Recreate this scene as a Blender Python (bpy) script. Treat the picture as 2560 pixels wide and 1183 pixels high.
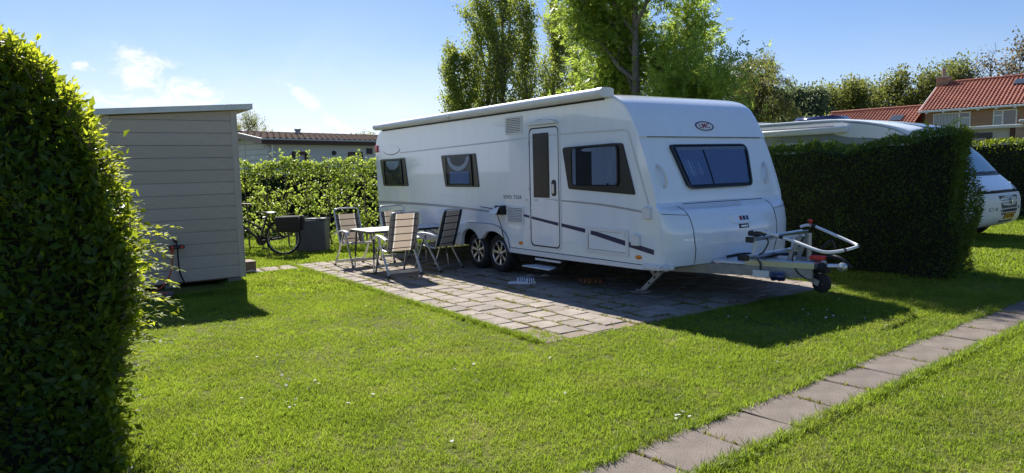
import bpy, bmesh, math, random
import numpy as np
from mathutils import Vector, Matrix

for o in list(bpy.data.objects):
    bpy.data.objects.remove(o, do_unlink=True)
scene = bpy.context.scene
COL = scene.collection
R = math.radians

# ------------------------------------------------------------------ camera
PITCH, ROLL, CAM_H = R(5.35), 0.025, 1.6
fw = Vector((0, math.cos(PITCH), -math.sin(PITCH)))
rt0 = Vector((1, 0, 0)); up0 = rt0.cross(fw)
rt = rt0 * math.cos(ROLL) - up0 * math.sin(ROLL)
up = rt0 * math.sin(ROLL) + up0 * math.cos(ROLL)
cam_data = bpy.data.cameras.new('camera')
cam_data.sensor_width = 36; cam_data.lens = 1770 / 2560 * 36
cam_data.clip_start = 0.05; cam_data.clip_end = 2000
cam = bpy.data.objects.new('camera', cam_data); COL.objects.link(cam)
m = Matrix.Identity(4)
for i in range(3):
    m[i][0] = rt[i]; m[i][1] = up[i]; m[i][2] = -fw[i]
m[0][3], m[1][3], m[2][3] = 0, 0, CAM_H
cam.matrix_world = m
scene.camera = cam

# ------------------------------------------------------------------ light and sky
SUN_EL = R(41.5)
SUN_AZ = R(-20.8)                      # measured from +Y towards +X
sun_dir = Vector((math.sin(SUN_AZ) * math.cos(SUN_EL), math.cos(SUN_AZ) * math.cos(SUN_EL), math.sin(SUN_EL)))
sd = bpy.data.lights.new('sun', 'SUN'); sd.energy = 5.0; sd.angle = R(0.5); sd.color = (1.0, 0.95, 0.86)
so = bpy.data.objects.new('sun', sd); COL.objects.link(so)
so.location = sun_dir * 50
so.rotation_euler = (-sun_dir).to_track_quat('-Z', 'Y').to_euler()

world = bpy.data.worlds.new('World'); scene.world = world; world.use_nodes = True
wt = world.node_tree; wt.nodes.clear()
def wn(t, **k):
    n = wt.nodes.new(t)
    for a, b in k.items(): setattr(n, a, b)
    return n
def wmath(op, a, b=None, c=None, clamp=False):
    n = wn('ShaderNodeMath', operation=op, use_clamp=clamp)
    for i, v in enumerate((a, b, c)):
        if v is None: continue
        if isinstance(v, (int, float)): n.inputs[i].default_value = v
        else: wt.links.new(v, n.inputs[i])
    return n.outputs[0]
out = wn('ShaderNodeOutputWorld'); bg = wn('ShaderNodeBackground')
bg.inputs['Strength'].default_value = 0.062
sky = wn('ShaderNodeTexSky', sky_type='NISHITA', sun_disc=False)
sky.sun_elevation = SUN_EL; sky.sun_rotation = SUN_AZ
sky.air_density = 1.0; sky.dust_density = 0.25; sky.ozone_density = 2.6
tc = wn('ShaderNodeTexCoord'); sep = wn('ShaderNodeSeparateXYZ')
wt.links.new(tc.outputs['Generated'], sep.inputs[0])
X, Y, Z = sep.outputs
az = wmath('ARCTAN2', X, Y); el = wmath('ARCSINE', Z)
comb = wn('ShaderNodeCombineXYZ')
wt.links.new(wmath('MULTIPLY', az, 9.0), comb.inputs[0]); wt.links.new(wmath('MULTIPLY', el, 15.0), comb.inputs[1])
def wnoise(scale, detail, rough, dist=0.0, off=0.0):
    n = wn('ShaderNodeTexNoise'); n.inputs['Scale'].default_value = scale
    n.inputs['Detail'].default_value = detail; n.inputs['Roughness'].default_value = rough
    n.inputs['Distortion'].default_value = dist
    cc = wn('ShaderNodeCombineXYZ'); add = wn('ShaderNodeVectorMath', operation='ADD')
    add.inputs[1].default_value = (off, off * 0.7, off)
    wt.links.new(comb.outputs[0], add.inputs[0]); wt.links.new(add.outputs[0], n.inputs['Vector'])
    return n.outputs['Fac']
def blob(azc, elc, ra, re, tilt=0.0):
    # soft ellipse in azimuth and elevation (degrees), 1 at its centre
    da = wmath('SUBTRACT', az, R(azc)); de = wmath('SUBTRACT', el, R(elc))
    if tilt: de = wmath('ADD', de, wmath('MULTIPLY', da, tilt))
    a = wmath('DIVIDE', da, R(ra)); e = wmath('DIVIDE', de, R(re))
    s = wmath('ADD', wmath('MULTIPLY', a, a), wmath('MULTIPLY', e, e))
    return wmath('SUBTRACT', 1.0, s, clamp=False)
def wmax(*v):
    r = v[0]
    for q in v[1:]: r = wmath('MAXIMUM', r, q)
    return r
cumul = wmax(blob(-27.0, 7.3, 2.6, 2.1), blob(-24.2, 5.8, 4.8, 1.7, 0.42), blob(-27.5, 5.0, 4.4, 1.7),
             blob(-30.3, 7.7, 1.0, 0.45), blob(-14.2, 4.6, 3.6, 0.85, 0.75), blob(-20, 3.0, 6, 1.0),
             blob(52, 6.5, 5, 2.0), blob(-52, 6, 6, 2.6), blob(-75, 5, 7, 2.2), blob(100, 6, 8, 2.4), blob(160, 5, 9, 2.4), blob(-130, 6, 9, 2.6))
fine = wnoise(3.4, 9, 0.62, 0.4, 3.1)
dens = wmath('ADD', wmath('MULTIPLY', wmath('MAXIMUM', cumul, -1.0), 0.62), wmath('MULTIPLY', wmath('SUBTRACT', fine, 0.5), 3.3))
cum_mask = wn('ShaderNodeMapRange', interpolation_type='SMOOTHSTEP'); cum_mask.inputs['From Min'].default_value = 0.0
cum_mask.inputs['From Max'].default_value = 0.85
wt.links.new(dens, cum_mask.inputs['Value'])
# thin veil, low over the horizon all round
veil_n = wnoise(0.55, 7, 0.6, 0.6, 11.0)
veil_el = wn('ShaderNodeMapRange', interpolation_type='SMOOTHSTEP')
veil_el.inputs['From Min'].default_value = R(15); veil_el.inputs['From Max'].default_value = R(2)
wt.links.new(el, veil_el.inputs['Value'])
veil = wmath('MULTIPLY', wmath('MULTIPLY', wmath('SUBTRACT', veil_n, 0.36, clamp=True), 2.2, clamp=True), veil_el.outputs[0])
lowband = wn('ShaderNodeMapRange', interpolation_type='SMOOTHSTEP')
lowband.inputs['From Min'].default_value = R(11); lowband.inputs['From Max'].default_value = R(-1)
wt.links.new(el, lowband.inputs['Value'])
# the veil is thinner on the side away from the sun
sunside = wn('ShaderNodeMapRange', interpolation_type='SMOOTHSTEP')
sunside.inputs['From Min'].default_value = R(28); sunside.inputs['From Max'].default_value = R(-14)
wt.links.new(az, sunside.inputs['Value'])
lb = wmath('MULTIPLY', lowband.outputs[0], wmath('ADD', 0.08, wmath('MULTIPLY', sunside.outputs[0], 0.55)))
vv = wmath('MULTIPLY', veil, wmath('ADD', 0.1, wmath('MULTIPLY', sunside.outputs[0], 0.5)))
mixv = wn('ShaderNodeMix', data_type='RGBA'); mixv.inputs['B'].default_value = (7.8, 8.5, 9.7, 1)
gam = wn('ShaderNodeGamma'); gam.inputs['Gamma'].default_value = 0.9
wt.links.new(sky.outputs[0], gam.inputs['Color'])
hsv = wn('ShaderNodeHueSaturation'); hsv.inputs['Saturation'].default_value = 1.2; hsv.inputs['Value'].default_value = 1.2
tint = wn('ShaderNodeMix', data_type='RGBA', blend_type='MULTIPLY'); tint.inputs['Factor'].default_value = 1.0; tint.inputs['B'].default_value = (0.98, 0.95, 1.08, 1)
wt.links.new(gam.outputs[0], tint.inputs['A']); wt.links.new(tint.outputs['Result'], hsv.inputs['Color'])
wt.links.new(wmath('ADD', lb, vv, clamp=True), mixv.inputs['Factor']); wt.links.new(hsv.outputs[0], mixv.inputs['A'])
mixc = wn('ShaderNodeMix', data_type='RGBA')
shade_n = wn('ShaderNodeMix', data_type='RGBA'); shade_n.inputs['A'].default_value = (7.8, 8.3, 9.3, 1); shade_n.inputs['B'].default_value = (9.6, 9.7, 9.9, 1)
wt.links.new(wnoise(1.8, 6, 0.6, 0.2, 7.7), shade_n.inputs['Factor'])
wt.links.new(wmath('MULTIPLY', cum_mask.outputs[0], 0.92), mixc.inputs['Factor'])
wt.links.new(mixv.outputs['Result'], mixc.inputs['A']); wt.links.new(shade_n.outputs['Result'], mixc.inputs['B'])
wt.links.new(mixc.outputs['Result'], bg.inputs['Color']); wt.links.new(bg.outputs[0], out.inputs[0])

vs = scene.view_settings
vs.view_transform = 'Standard'; vs.look = 'None'; vs.gamma = 1.0; vs.exposure = 0.95; vs.use_curve_mapping = False
scene.render.engine = 'CYCLES'
scene.cycles.max_bounces = 8; scene.cycles.transparent_max_bounces = 12

# ------------------------------------------------------------------ materials
def new_mat(name):
    mt = bpy.data.materials.new(name); mt.use_nodes = True
    mt.node_tree.nodes.clear()
    return mt, mt.node_tree
def mat(name, col, rough=0.5, metal=0.0, spec=0.5, var=0.0, col2=None, scale=4.0, stretch=(1, 1, 1), bump=0.0, bscale=None,
        coat=0.0, detail=6, coords='Object', trans=0.0, per_obj=0.0, speck=0.0):
    mt, t = new_mat(name)
    N = lambda ty, **k: _n(t, ty, **k)
    o = N('ShaderNodeOutputMaterial'); b = N('ShaderNodeBsdfPrincipled')
    t.links.new(b.outputs[0], o.inputs[0])
    b.inputs['Roughness'].default_value = rough; b.inputs['Metallic'].default_value = metal
    b.inputs['Specular IOR Level'].default_value = spec; b.inputs['Coat Weight'].default_value = coat
    b.inputs['Coat Roughness'].default_value = 0.03
    b.inputs['Transmission Weight'].default_value = trans
    tcn = N('ShaderNodeTexCoord'); mp = N('ShaderNodeMapping'); mp.inputs['Scale'].default_value = stretch
    t.links.new(tcn.outputs[coords], mp.inputs[0])
    base = None
    if var or col2 is not None:
        nz = N('ShaderNodeTexNoise'); nz.inputs['Scale'].default_value = scale; nz.inputs['Detail'].default_value = detail
        nz.inputs['Roughness'].default_value = 0.65
        t.links.new(mp.outputs[0], nz.inputs['Vector'])
        mr = N('ShaderNodeMapRange'); mr.inputs['From Min'].default_value = 0.3; mr.inputs['From Max'].default_value = 0.7
        t.links.new(nz.outputs['Fac'], mr.inputs['Value'])
        mx = N('ShaderNodeMix', data_type='RGBA')
        if col2 is None:
            c1 = [c * (1 - var) for c in col]; c2 = [min(1, c * (1 + var)) for c in col]
        else: c1, c2 = col, col2
        mx.inputs['A'].default_value = (*c1, 1); mx.inputs['B'].default_value = (*c2, 1)
        t.links.new(mr.outputs[0], mx.inputs['Factor']); base = mx.outputs['Result']
    if per_obj or speck:
        if base is None:
            rgb = N('ShaderNodeRGB'); rgb.outputs[0].default_value = (*col, 1); base = rgb.outputs[0]
    if speck:
        nz2 = N('ShaderNodeTexNoise'); nz2.inputs['Scale'].default_value = 160; nz2.inputs['Detail'].default_value = 3
        t.links.new(mp.outputs[0], nz2.inputs['Vector'])
        mr2 = N('ShaderNodeMapRange'); mr2.inputs['From Min'].default_value = 0.35; mr2.inputs['From Max'].default_value = 0.65
        mr2.inputs['To Min'].default_value = 1 - speck; mr2.inputs['To Max'].default_value = 1 + speck
        t.links.new(nz2.outputs['Fac'], mr2.inputs['Value'])
        hs = N('ShaderNodeHueSaturation'); t.links.new(base, hs.inputs['Color']); t.links.new(mr2.outputs[0], hs.inputs['Value'])
        base = hs.outputs[0]
    if per_obj:
        oi = N('ShaderNodeObjectInfo'); mr3 = N('ShaderNodeMapRange')
        mr3.inputs['To Min'].default_value = 1 - per_obj; mr3.inputs['To Max'].default_value = 1 + per_obj
        t.links.new(oi.outputs['Random'], mr3.inputs['Value'])
        hs = N('ShaderNodeHueSaturation'); t.links.new(base, hs.inputs['Color']); t.links.new(mr3.outputs[0], hs.inputs['Value'])
        base = hs.outputs[0]
    if base is not None: t.links.new(base, b.inputs['Base Color'])
    else: b.inputs['Base Color'].default_value = (*col, 1)
    if bump:
        nb = N('ShaderNodeTexNoise'); nb.inputs['Scale'].default_value = bscale or scale * 3; nb.inputs['Detail'].default_value = 4
        t.links.new(mp.outputs[0], nb.inputs['Vector'])
        bp = N('ShaderNodeBump'); bp.inputs['Strength'].default_value = bump; bp.inputs['Distance'].default_value = 0.01
        t.links.new(nb.outputs['Fac'], bp.inputs['Height']); t.links.new(bp.outputs[0], b.inputs['Normal'])
        if coat: t.links.new(bp.outputs[0], b.inputs['Coat Normal'])
    return mt
def _n(t, ty, **k):
    n = t.nodes.new(ty)
    for a, b in k.items(): setattr(n, a, b)
    return n
def leaf_mat(name, dark, light, trans_col, tw=0.45, gloss=0.25, patch=0.0, attr='rnd', rough=0.4, dry=None):
    mt, t = new_mat(name); N = lambda ty, **k: _n(t, ty, **k)
    o = N('ShaderNodeOutputMaterial'); pr = N('ShaderNodeBsdfPrincipled'); tr = N('ShaderNodeBsdfTranslucent'); mixs = N('ShaderNodeMixShader')
    pr.inputs['Roughness'].default_value = rough; pr.inputs['Specular IOR Level'].default_value = gloss
    if attr == 'rnd':
        a = N('ShaderNodeAttribute', attribute_name='rnd'); f = a.outputs['Fac']
    else:
        a = N('ShaderNodeObjectInfo'); f = a.outputs['Random']
    if patch:
        g = N('ShaderNodeNewGeometry'); nz = N('ShaderNodeTexNoise'); nz.inputs['Scale'].default_value = patch; nz.inputs['Detail'].default_value = 5
        t.links.new(g.outputs['Position'], nz.inputs['Vector'])
        mr = N('ShaderNodeMapRange'); mr.inputs['From Min'].default_value = 0.34; mr.inputs['From Max'].default_value = 0.66
        t.links.new(nz.outputs['Fac'], mr.inputs['Value'])
        mm = N('ShaderNodeMath', operation='MULTIPLY_ADD'); t.links.new(f, mm.inputs[0]); mm.inputs[1].default_value = 0.45
        m2 = N('ShaderNodeMath', operation='MULTIPLY'); t.links.new(mr.outputs[0], m2.inputs[0]); m2.inputs[1].default_value = 0.55
        t.links.new(m2.outputs[0], mm.inputs[2]); f = mm.outputs[0]
    mx = N('ShaderNodeMix', data_type='RGBA'); mx.inputs['A'].default_value = (*dark, 1); mx.inputs['B'].default_value = (*light, 1)
    t.links.new(f, mx.inputs['Factor'])
    basec = mx.outputs['Result']; df = None
    if dry:
        g2 = N('ShaderNodeNewGeometry'); nd = N('ShaderNodeTexNoise'); nd.inputs['Scale'].default_value = 1.1; nd.inputs['Detail'].default_value = 7; nd.inputs['Roughness'].default_value = 0.7
        t.links.new(g2.outputs['Position'], nd.inputs['Vector'])
        dr = N('ShaderNodeMapRange'); dr.inputs['From Min'].default_value = 0.52; dr.inputs['From Max'].default_value = 0.74; dr.inputs['To Max'].default_value = 0.55
        t.links.new(nd.outputs['Fac'], dr.inputs['Value']); df = dr.outputs[0]
        dm_ = N('ShaderNodeMix', data_type='RGBA'); dm_.inputs['B'].default_value = (*dry, 1); t.links.new(df, dm_.inputs['Factor']); t.links.new(basec, dm_.inputs['A']); basec = dm_.outputs['Result']
    t.links.new(basec, pr.inputs['Base Color'])
    mt2 = N('ShaderNodeMix', data_type='RGBA', blend_type='MULTIPLY'); mt2.inputs['Factor'].default_value = 0.0
    mx2 = N('ShaderNodeMix', data_type='RGBA')
    mx2.inputs['A'].default_value = (*[c * 0.6 for c in trans_col], 1); mx2.inputs['B'].default_value = (*trans_col, 1)
    t.links.new(f, mx2.inputs['Factor']); tcol = mx2.outputs['Result']
    if dry:
        dm2 = N('ShaderNodeMix', data_type='RGBA'); dm2.inputs['B'].default_value = (*[c * 1.9 for c in dry], 1); t.links.new(df, dm2.inputs['Factor']); t.links.new(tcol, dm2.inputs['A']); tcol = dm2.outputs['Result']
    t.links.new(tcol, tr.inputs['Color'])
    mixs.inputs[0].default_value = tw
    t.links.new(pr.outputs[0], mixs.inputs[1]); t.links.new(tr.outputs[0], mixs.inputs[2]); t.links.new(mixs.outputs[0], o.inputs[0])
    return mt
def glass_mat(name, tint, fac=0.5, rough=0.02):
    mt, t = new_mat(name); N = lambda ty, **k: _n(t, ty, **k)
    o = N('ShaderNodeOutputMaterial'); pr = N('ShaderNodeBsdfPrincipled'); tr = N('ShaderNodeBsdfTransparent'); mx = N('ShaderNodeMixShader')
    pr.inputs['Base Color'].default_value = (0.012, 0.014, 0.018, 1); pr.inputs['Roughness'].default_value = rough
    pr.inputs['Specular IOR Level'].default_value = 0.55
    tr.inputs['Color'].default_value = (*tint, 1); mx.inputs[0].default_value = 1 - fac
    t.links.new(tr.outputs[0], mx.inputs[1]); t.links.new(pr.outputs[0], mx.inputs[2]); t.links.new(mx.outputs[0], o.inputs[0])
    return mt
def brick_mat(name):
    mt, t = new_mat(name); N = lambda ty, **k: _n(t, ty, **k)
    o = N('ShaderNodeOutputMaterial'); pr = N('ShaderNodeBsdfPrincipled'); t.links.new(pr.outputs[0], o.inputs[0])
    pr.inputs['Roughness'].default_value = 0.85
    tcn = N('ShaderNodeTexCoord'); mp = N('ShaderNodeMapping'); mp.inputs['Rotation'].default_value = (R(90), 0, 0)
    t.links.new(tcn.outputs['Object'], mp.inputs[0])
    br = N('ShaderNodeTexBrick'); br.inputs['Scale'].default_value = 4.6
    br.inputs['Color1'].default_value = (0.30, 0.165, 0.10, 1); br.inputs['Color2'].default_value = (0.40, 0.235, 0.14, 1)
    br.inputs['Mortar'].default_value = (0.36, 0.30, 0.24, 1); br.inputs['Mortar Size'].default_value = 0.012
    t.links.new(mp.outputs[0], br.inputs['Vector']); t.links.new(br.outputs['Color'], pr.inputs['Base Color'])
    return mt

M = {}
M['gel'] = mat('white_gelcoat', (0.82, 0.87, 0.93), 0.2, spec=0.5, var=0.03, scale=2.5, stretch=(2.5, 2.5, .3), coat=1.0, bump=0.010, bscale=2.2)
M['gelfront'] = mat('white_front_moulding', (0.82, 0.87, 0.93), 0.25, spec=0.5, var=0.03, scale=2, stretch=(2, 2, .4), coat=1.0)
M['plastic'] = mat('white_plastic', (0.72, 0.73, 0.74), 0.4, var=0.03, scale=6)
M['alu'] = mat('anodised_aluminium', (0.62, 0.64, 0.67), 0.32, metal=0.9, var=0.05, scale=8)
M['aluwhite'] = mat('white_painted_aluminium', (0.76, 0.77, 0.78), 0.32, var=0.03, scale=5)
M['galv'] = mat('galvanised_steel', (0.26, 0.265, 0.26), 0.5, metal=0.5, col2=(0.40, 0.40, 0.39), scale=9, detail=8)
M['black'] = mat('black_plastic', (0.014, 0.014, 0.016), 0.45)
M['blackframe'] = mat('black_window_frame', (0.012, 0.012, 0.014), 0.3)
M['rubber'] = mat('tyre_rubber', (0.018, 0.018, 0.019), 0.8, var=0.3, scale=20, bump=0.2, bscale=60)
M['seal'] = mat('dark_seal', (0.02, 0.02, 0.028), 0.6)
M['rim'] = mat('alloy_silver', (0.55, 0.55, 0.56), 0.25, metal=0.85)
M['dark'] = mat('dark_recess', (0.006, 0.006, 0.006), 0.9)
M['navy'] = mat('navy_print', (0.010, 0.012, 0.075), 0.35)
M['greyprint'] = mat('grey_print', (0.36, 0.36, 0.36), 0.4)
M['palegrey'] = mat('pale_grey_print', (0.62, 0.62, 0.62), 0.4)
M['redprint'] = mat('red_print', (0.30, 0.008, 0.016), 0.4)
M['slateprint'] = mat('slate_blue_print', (0.06, 0.08, 0.16), 0.4)
M['amber'] = mat('amber_lens', (0.75, 0.22, 0.01), 0.2, spec=0.6)
M['redlens'] = mat('red_lens', (0.5, 0.02, 0.02), 0.2, spec=0.6)
M['clear'] = mat('clear_lens', (0.6, 0.62, 0.64), 0.1, spec=0.8)
M['pane'] = glass_mat('tinted_acrylic', (0.86, 0.92, 1.0), 0.82)
M['panedark'] = glass_mat('dark_acrylic', (0.25, 0.26, 0.28), 0.35)
M['curtain'] = mat('grey_curtain_cloth', (0.55, 0.56, 0.58), 0.8, var=0.12, scale=3, stretch=(6, 6, 1))
M['bluecurtain'] = mat('blue_curtain_cloth', (0.30, 0.38, 0.58), 0.8, col2=(0.36, 0.45, 0.66), scale=1.5, stretch=(2, 3, .6))
M['silver'] = mat('silver_sheet', (0.7, 0.7, 0.72), 0.35, metal=0.3)
M['orange'] = mat('orange_hose_rubber', (0.55, 0.075, 0.03), 0.45)
M['orangecable'] = mat('orange_cable_sheath', (0.75, 0.11, 0.02), 0.5)
M['redplastic'] = mat('red_plastic', (0.62, 0.03, 0.02), 0.35)
M['shed'] = mat('grey_brown_board', (0.46, 0.385, 0.30), 0.75, col2=(0.57, 0.485, 0.39), scale=7, stretch=(0.6, 1, 14), bump=0.35, bscale=22, per_obj=0.05)
M['shedtrim'] = mat('grey_brown_trim', (0.52, 0.445, 0.36), 0.7, var=0.1, scale=6, stretch=(8, 8, 0.5), bump=0.2)
M['rooftrim'] = mat('weathered_zinc_edge', (0.60, 0.61, 0.58), 0.5, col2=(0.74, 0.74, 0.70), scale=5, detail=8)
M['concrete'] = mat('old_concrete', (0.24, 0.23, 0.215), 0.9, col2=(0.33, 0.32, 0.30), scale=9, bump=0.4, bscale=50)
M['paver'] = mat('weathered_paving_slab', (0.195, 0.160, 0.132), 0.92, col2=(0.31, 0.268, 0.230), scale=3.5, bump=0.5, bscale=70, per_obj=0.16, speck=0.16, detail=8, coords='Object')
M['pathslab'] = mat('pinkish_path_slab', (0.118, 0.094, 0.078), 0.92, col2=(0.195, 0.163, 0.138), scale=4.0, bump=0.5, bscale=80, per_obj=0.08, speck=0.2, detail=9)
M['wood'] = mat('weathered_wood', (0.15, 0.105, 0.075), 0.8, col2=(0.23, 0.18, 0.14), scale=6, stretch=(1, 10, 10), bump=0.3)
M['bark'] = mat('bark', (0.075, 0.06, 0.045), 0.95, col2=(0.14, 0.12, 0.095), scale=12, bump=0.6, bscale=25)
M['greybark'] = mat('grey_bark', (0.085, 0.078, 0.07), 0.95, col2=(0.15, 0.14, 0.125), scale=10, bump=0.5)
M['twig'] = mat('twig_brown', (0.10, 0.075, 0.05), 0.95, var=0.3, scale=6)
M['core'] = mat('hedge_light_block', (0.010, 0.013, 0.006), 0.95, var=0.4, scale=20)  # near-black filler inside the hedges, added to block light between leaves
M['bike'] = mat('black_bicycle_paint', (0.012, 0.012, 0.013), 0.35)
M['bag'] = mat('black_pannier_fabric', (0.028, 0.027, 0.027), 0.85, var=0.2, scale=30, bump=0.2)
M['grey_box'] = mat('grey_plastic_box', (0.105, 0.11, 0.12), 0.6, var=0.12, scale=4)
M['steel'] = mat('steel', (0.5, 0.5, 0.5), 0.35, metal=0.9)
M['tabletop'] = mat('pale_grey_table_laminate', (0.55, 0.56, 0.58), 0.35, speck=0.1)
M['tableframe'] = mat('dark_table_frame', (0.03, 0.032, 0.036), 0.4)
M['cream'] = mat('cream_siding', (0.60, 0.60, 0.57), 0.65, var=0.04, scale=5, stretch=(0.5, 0.5, 10), bump=0.1)
M['brown'] = mat('dark_brown_fascia', (0.055, 0.022, 0.015), 0.55, var=0.12, scale=4)
M['rosewood'] = mat('rosy_brown_bargeboard', (0.32, 0.23, 0.19), 0.6, var=0.1, scale=4, stretch=(1, 1, 6))
M['rooftile_brown'] = mat('brown_roof_tile', (0.055, 0.026, 0.020), 0.9, spec=0.06, var=0.25, scale=3, per_obj=0.15)
M['pantile'] = mat('red_pantile', (0.27, 0.070, 0.036), 0.6, col2=(0.42, 0.135, 0.07), scale=1.1, detail=8)
M['brick'] = brick_mat('brown_brick')
M['whitepaint'] = mat('white_paint', (0.74, 0.75, 0.74), 0.4, var=0.03, scale=5)
M['winglass'] = mat('window_glass', (0.05, 0.06, 0.07), 0.04, spec=0.9)
M['lace'] = mat('white_lace_curtain', (0.50, 0.53, 0.55), 0.7, col2=(0.36, 0.39, 0.42), scale=5, stretch=(8, 8, 0.6))
M['flatroof'] = mat('pale_roof_edge', (0.55, 0.56, 0.56), 0.6, var=0.06, scale=4)
M['boardgrey'] = mat('grey_shed_boards', (0.42, 0.41, 0.39), 0.75, var=0.08, scale=5, stretch=(0.5, 0.5, 10))
M['vanwhite'] = mat('white_vehicle_paint', (0.80, 0.85, 0.90), 0.25, coat=0.5, var=0.02, scale=1)
M['vangrey'] = mat('silver_grey_panel', (0.25, 0.275, 0.32), 0.35, coat=0.3, var=0.04, scale=2)
M['bumper'] = mat('white_bumper', (0.66, 0.69, 0.68), 0.4, var=0.03, scale=3)
M['windscreen'] = mat('windscreen_glass', (0.10, 0.24, 0.34), 0.03, spec=0.9)
M['solar'] = mat('dark_blue_glass', (0.02, 0.025, 0.09), 0.08, spec=0.8)
M['plate'] = mat('yellow_number_plate', (0.62, 0.30, 0.01), 0.45)
M['chrome'] = mat('chrome', (0.7, 0.7, 0.72), 0.1, metal=1.0)
M['sandalwhite'] = mat('white_rubber', (0.72, 0.74, 0.78), 0.5)
M['sandalbrown'] = mat('brown_leather', (0.20, 0.085, 0.03), 0.6)
M['sandalpale'] = mat('pale_insole', (0.42, 0.37, 0.35), 0.7)
M['petal'] = leaf_mat('daisy_petal', (0.75, 0.75, 0.72), (0.85, 0.85, 0.83), (0.7, 0.7, 0.65), 0.2, 0.1)
M['soil'] = mat('sandy_soil', (0.16, 0.125, 0.09), 0.95, col2=(0.25, 0.20, 0.15), scale=8, bump=0.5, bscale=40)

M['privet'] = leaf_mat('privet_leaf', (0.022, 0.058, 0.010), (0.055, 0.120, 0.018), (0.50, 0.62, 0.03), 0.45, 0.35)
M['privetnew'] = leaf_mat('young_privet_leaf', (0.07, 0.14, 0.02), (0.13, 0.20, 0.03), (0.68, 0.74, 0.05), 0.55, 0.2, rough=0.55)
M['hornbeam'] = leaf_mat('hornbeam_leaf', (0.075, 0.125, 0.02), (0.13, 0.18, 0.035), (0.52, 0.66, 0.10), 0.55, 0.2)
M['laurel'] = leaf_mat('dark_hedge_leaf', (0.022, 0.054, 0.010), (0.055, 0.105, 0.020), (0.32, 0.42, 0.03), 0.35, 0.25)
M['ashleaf'] = leaf_mat('ash_leaf', (0.080, 0.150, 0.026), (0.150, 0.225, 0.040), (0.58, 0.74, 0.11), 0.54, 0.25)
M['poplarleaf'] = leaf_mat('poplar_leaf', (0.095, 0.145, 0.034), (0.185, 0.23, 0.058), (0.55, 0.64, 0.11), 0.48, 0.12, patch=0.35, rough=.6)
M['willowleaf'] = leaf_mat('willow_leaf', (0.075, 0.100, 0.030), (0.17, 0.18, 0.06), (0.44, 0.46, 0.12), 0.45, 0.2, patch=0.3)
M['springleaf'] = leaf_mat('spring_wood_leaf', (0.075, 0.095, 0.032), (0.165, 0.18, 0.052), (0.38, 0.42, 0.09), 0.45, 0.2, patch=0.12)
M['blueleaf'] = leaf_mat('blue_green_leaf', (0.065, 0.092, 0.048), (0.12, 0.15, 0.08), (0.30, 0.38, 0.17), 0.4, 0.2, patch=0.2)
M['brownbud'] = leaf_mat('brown_bud', (0.10, 0.08, 0.042), (0.17, 0.13, 0.065), (0.32, 0.25, 0.1), 0.4, 0.2)
M['grass'] = leaf_mat('lawn_blade', (0.052, 0.122, 0.012), (0.160, 0.205, 0.030), (0.46, 0.62, 0.055), 0.45, 0.22, patch=1.6, attr='obj', dry=(0.25, 0.20, 0.075))
M['weed'] = leaf_mat('joint_grass', (0.09, 0.11, 0.02), (0.20, 0.19, 0.05), (0.46, 0.44, 0.07), 0.4, 0.2, patch=4.0, attr='obj')

def ground_mat():
    mt, t = new_mat('lawn_ground'); N = lambda ty, **k: _n(t, ty, **k)
    o = N('ShaderNodeOutputMaterial'); pr = N('ShaderNodeBsdfPrincipled'); t.links.new(pr.outputs[0], o.inputs[0])
    pr.inputs['Roughness'].default_value = 0.95; pr.inputs['Specular IOR Level'].default_value = 0.1
    g = N('ShaderNodeNewGeometry')
    n1 = N('ShaderNodeTexNoise'); n1.inputs['Scale'].default_value = 1.6; n1.inputs['Detail'].default_value = 8
    n2 = N('ShaderNodeTexNoise'); n2.inputs['Scale'].default_value = 26; n2.inputs['Detail'].default_value = 6
    for q in (n1, n2): t.links.new(g.outputs['Position'], q.inputs['Vector'])
    a = N('ShaderNodeMix', data_type='RGBA'); a.inputs['A'].default_value = (0.075, 0.105, 0.018, 1); a.inputs['B'].default_value = (0.15, 0.155, 0.04, 1)
    mr = N('ShaderNodeMapRange'); mr.inputs['From Min'].default_value = 0.35; mr.inputs['From Max'].default_value = 0.65
    t.links.new(n1.outputs['Fac'], mr.inputs['Value']); t.links.new(mr.outputs[0], a.inputs['Factor'])
    b = N('ShaderNodeMix', data_type='RGBA', blend_type='MULTIPLY'); b.inputs['Factor'].default_value = 0.7
    cr = N('ShaderNodeValToRGB'); cr.color_ramp.elements[0].color = (0.45, 0.42, 0.38, 1); cr.color_ramp.elements[0].position = 0.35
    cr.color_ramp.elements[1].color = (1.25, 1.2, 1.1, 1); cr.color_ramp.elements[1].position = 0.65
    t.links.new(n2.outputs['Fac'], cr.inputs[0]); t.links.new(a.outputs['Result'], b.inputs['A']); t.links.new(cr.outputs[0], b.inputs['B'])
    t.links.new(b.outputs['Result'], pr.inputs['Base Color'])
    bp = N('ShaderNodeBump'); bp.inputs['Strength'].default_value = 0.8; bp.inputs['Distance'].default_value = 0.03
    t.links.new(n2.outputs['Fac'], bp.inputs['Height']); t.links.new(bp.outputs[0], pr.inputs['Normal'])
    return mt
M['ground'] = ground_mat()

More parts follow.
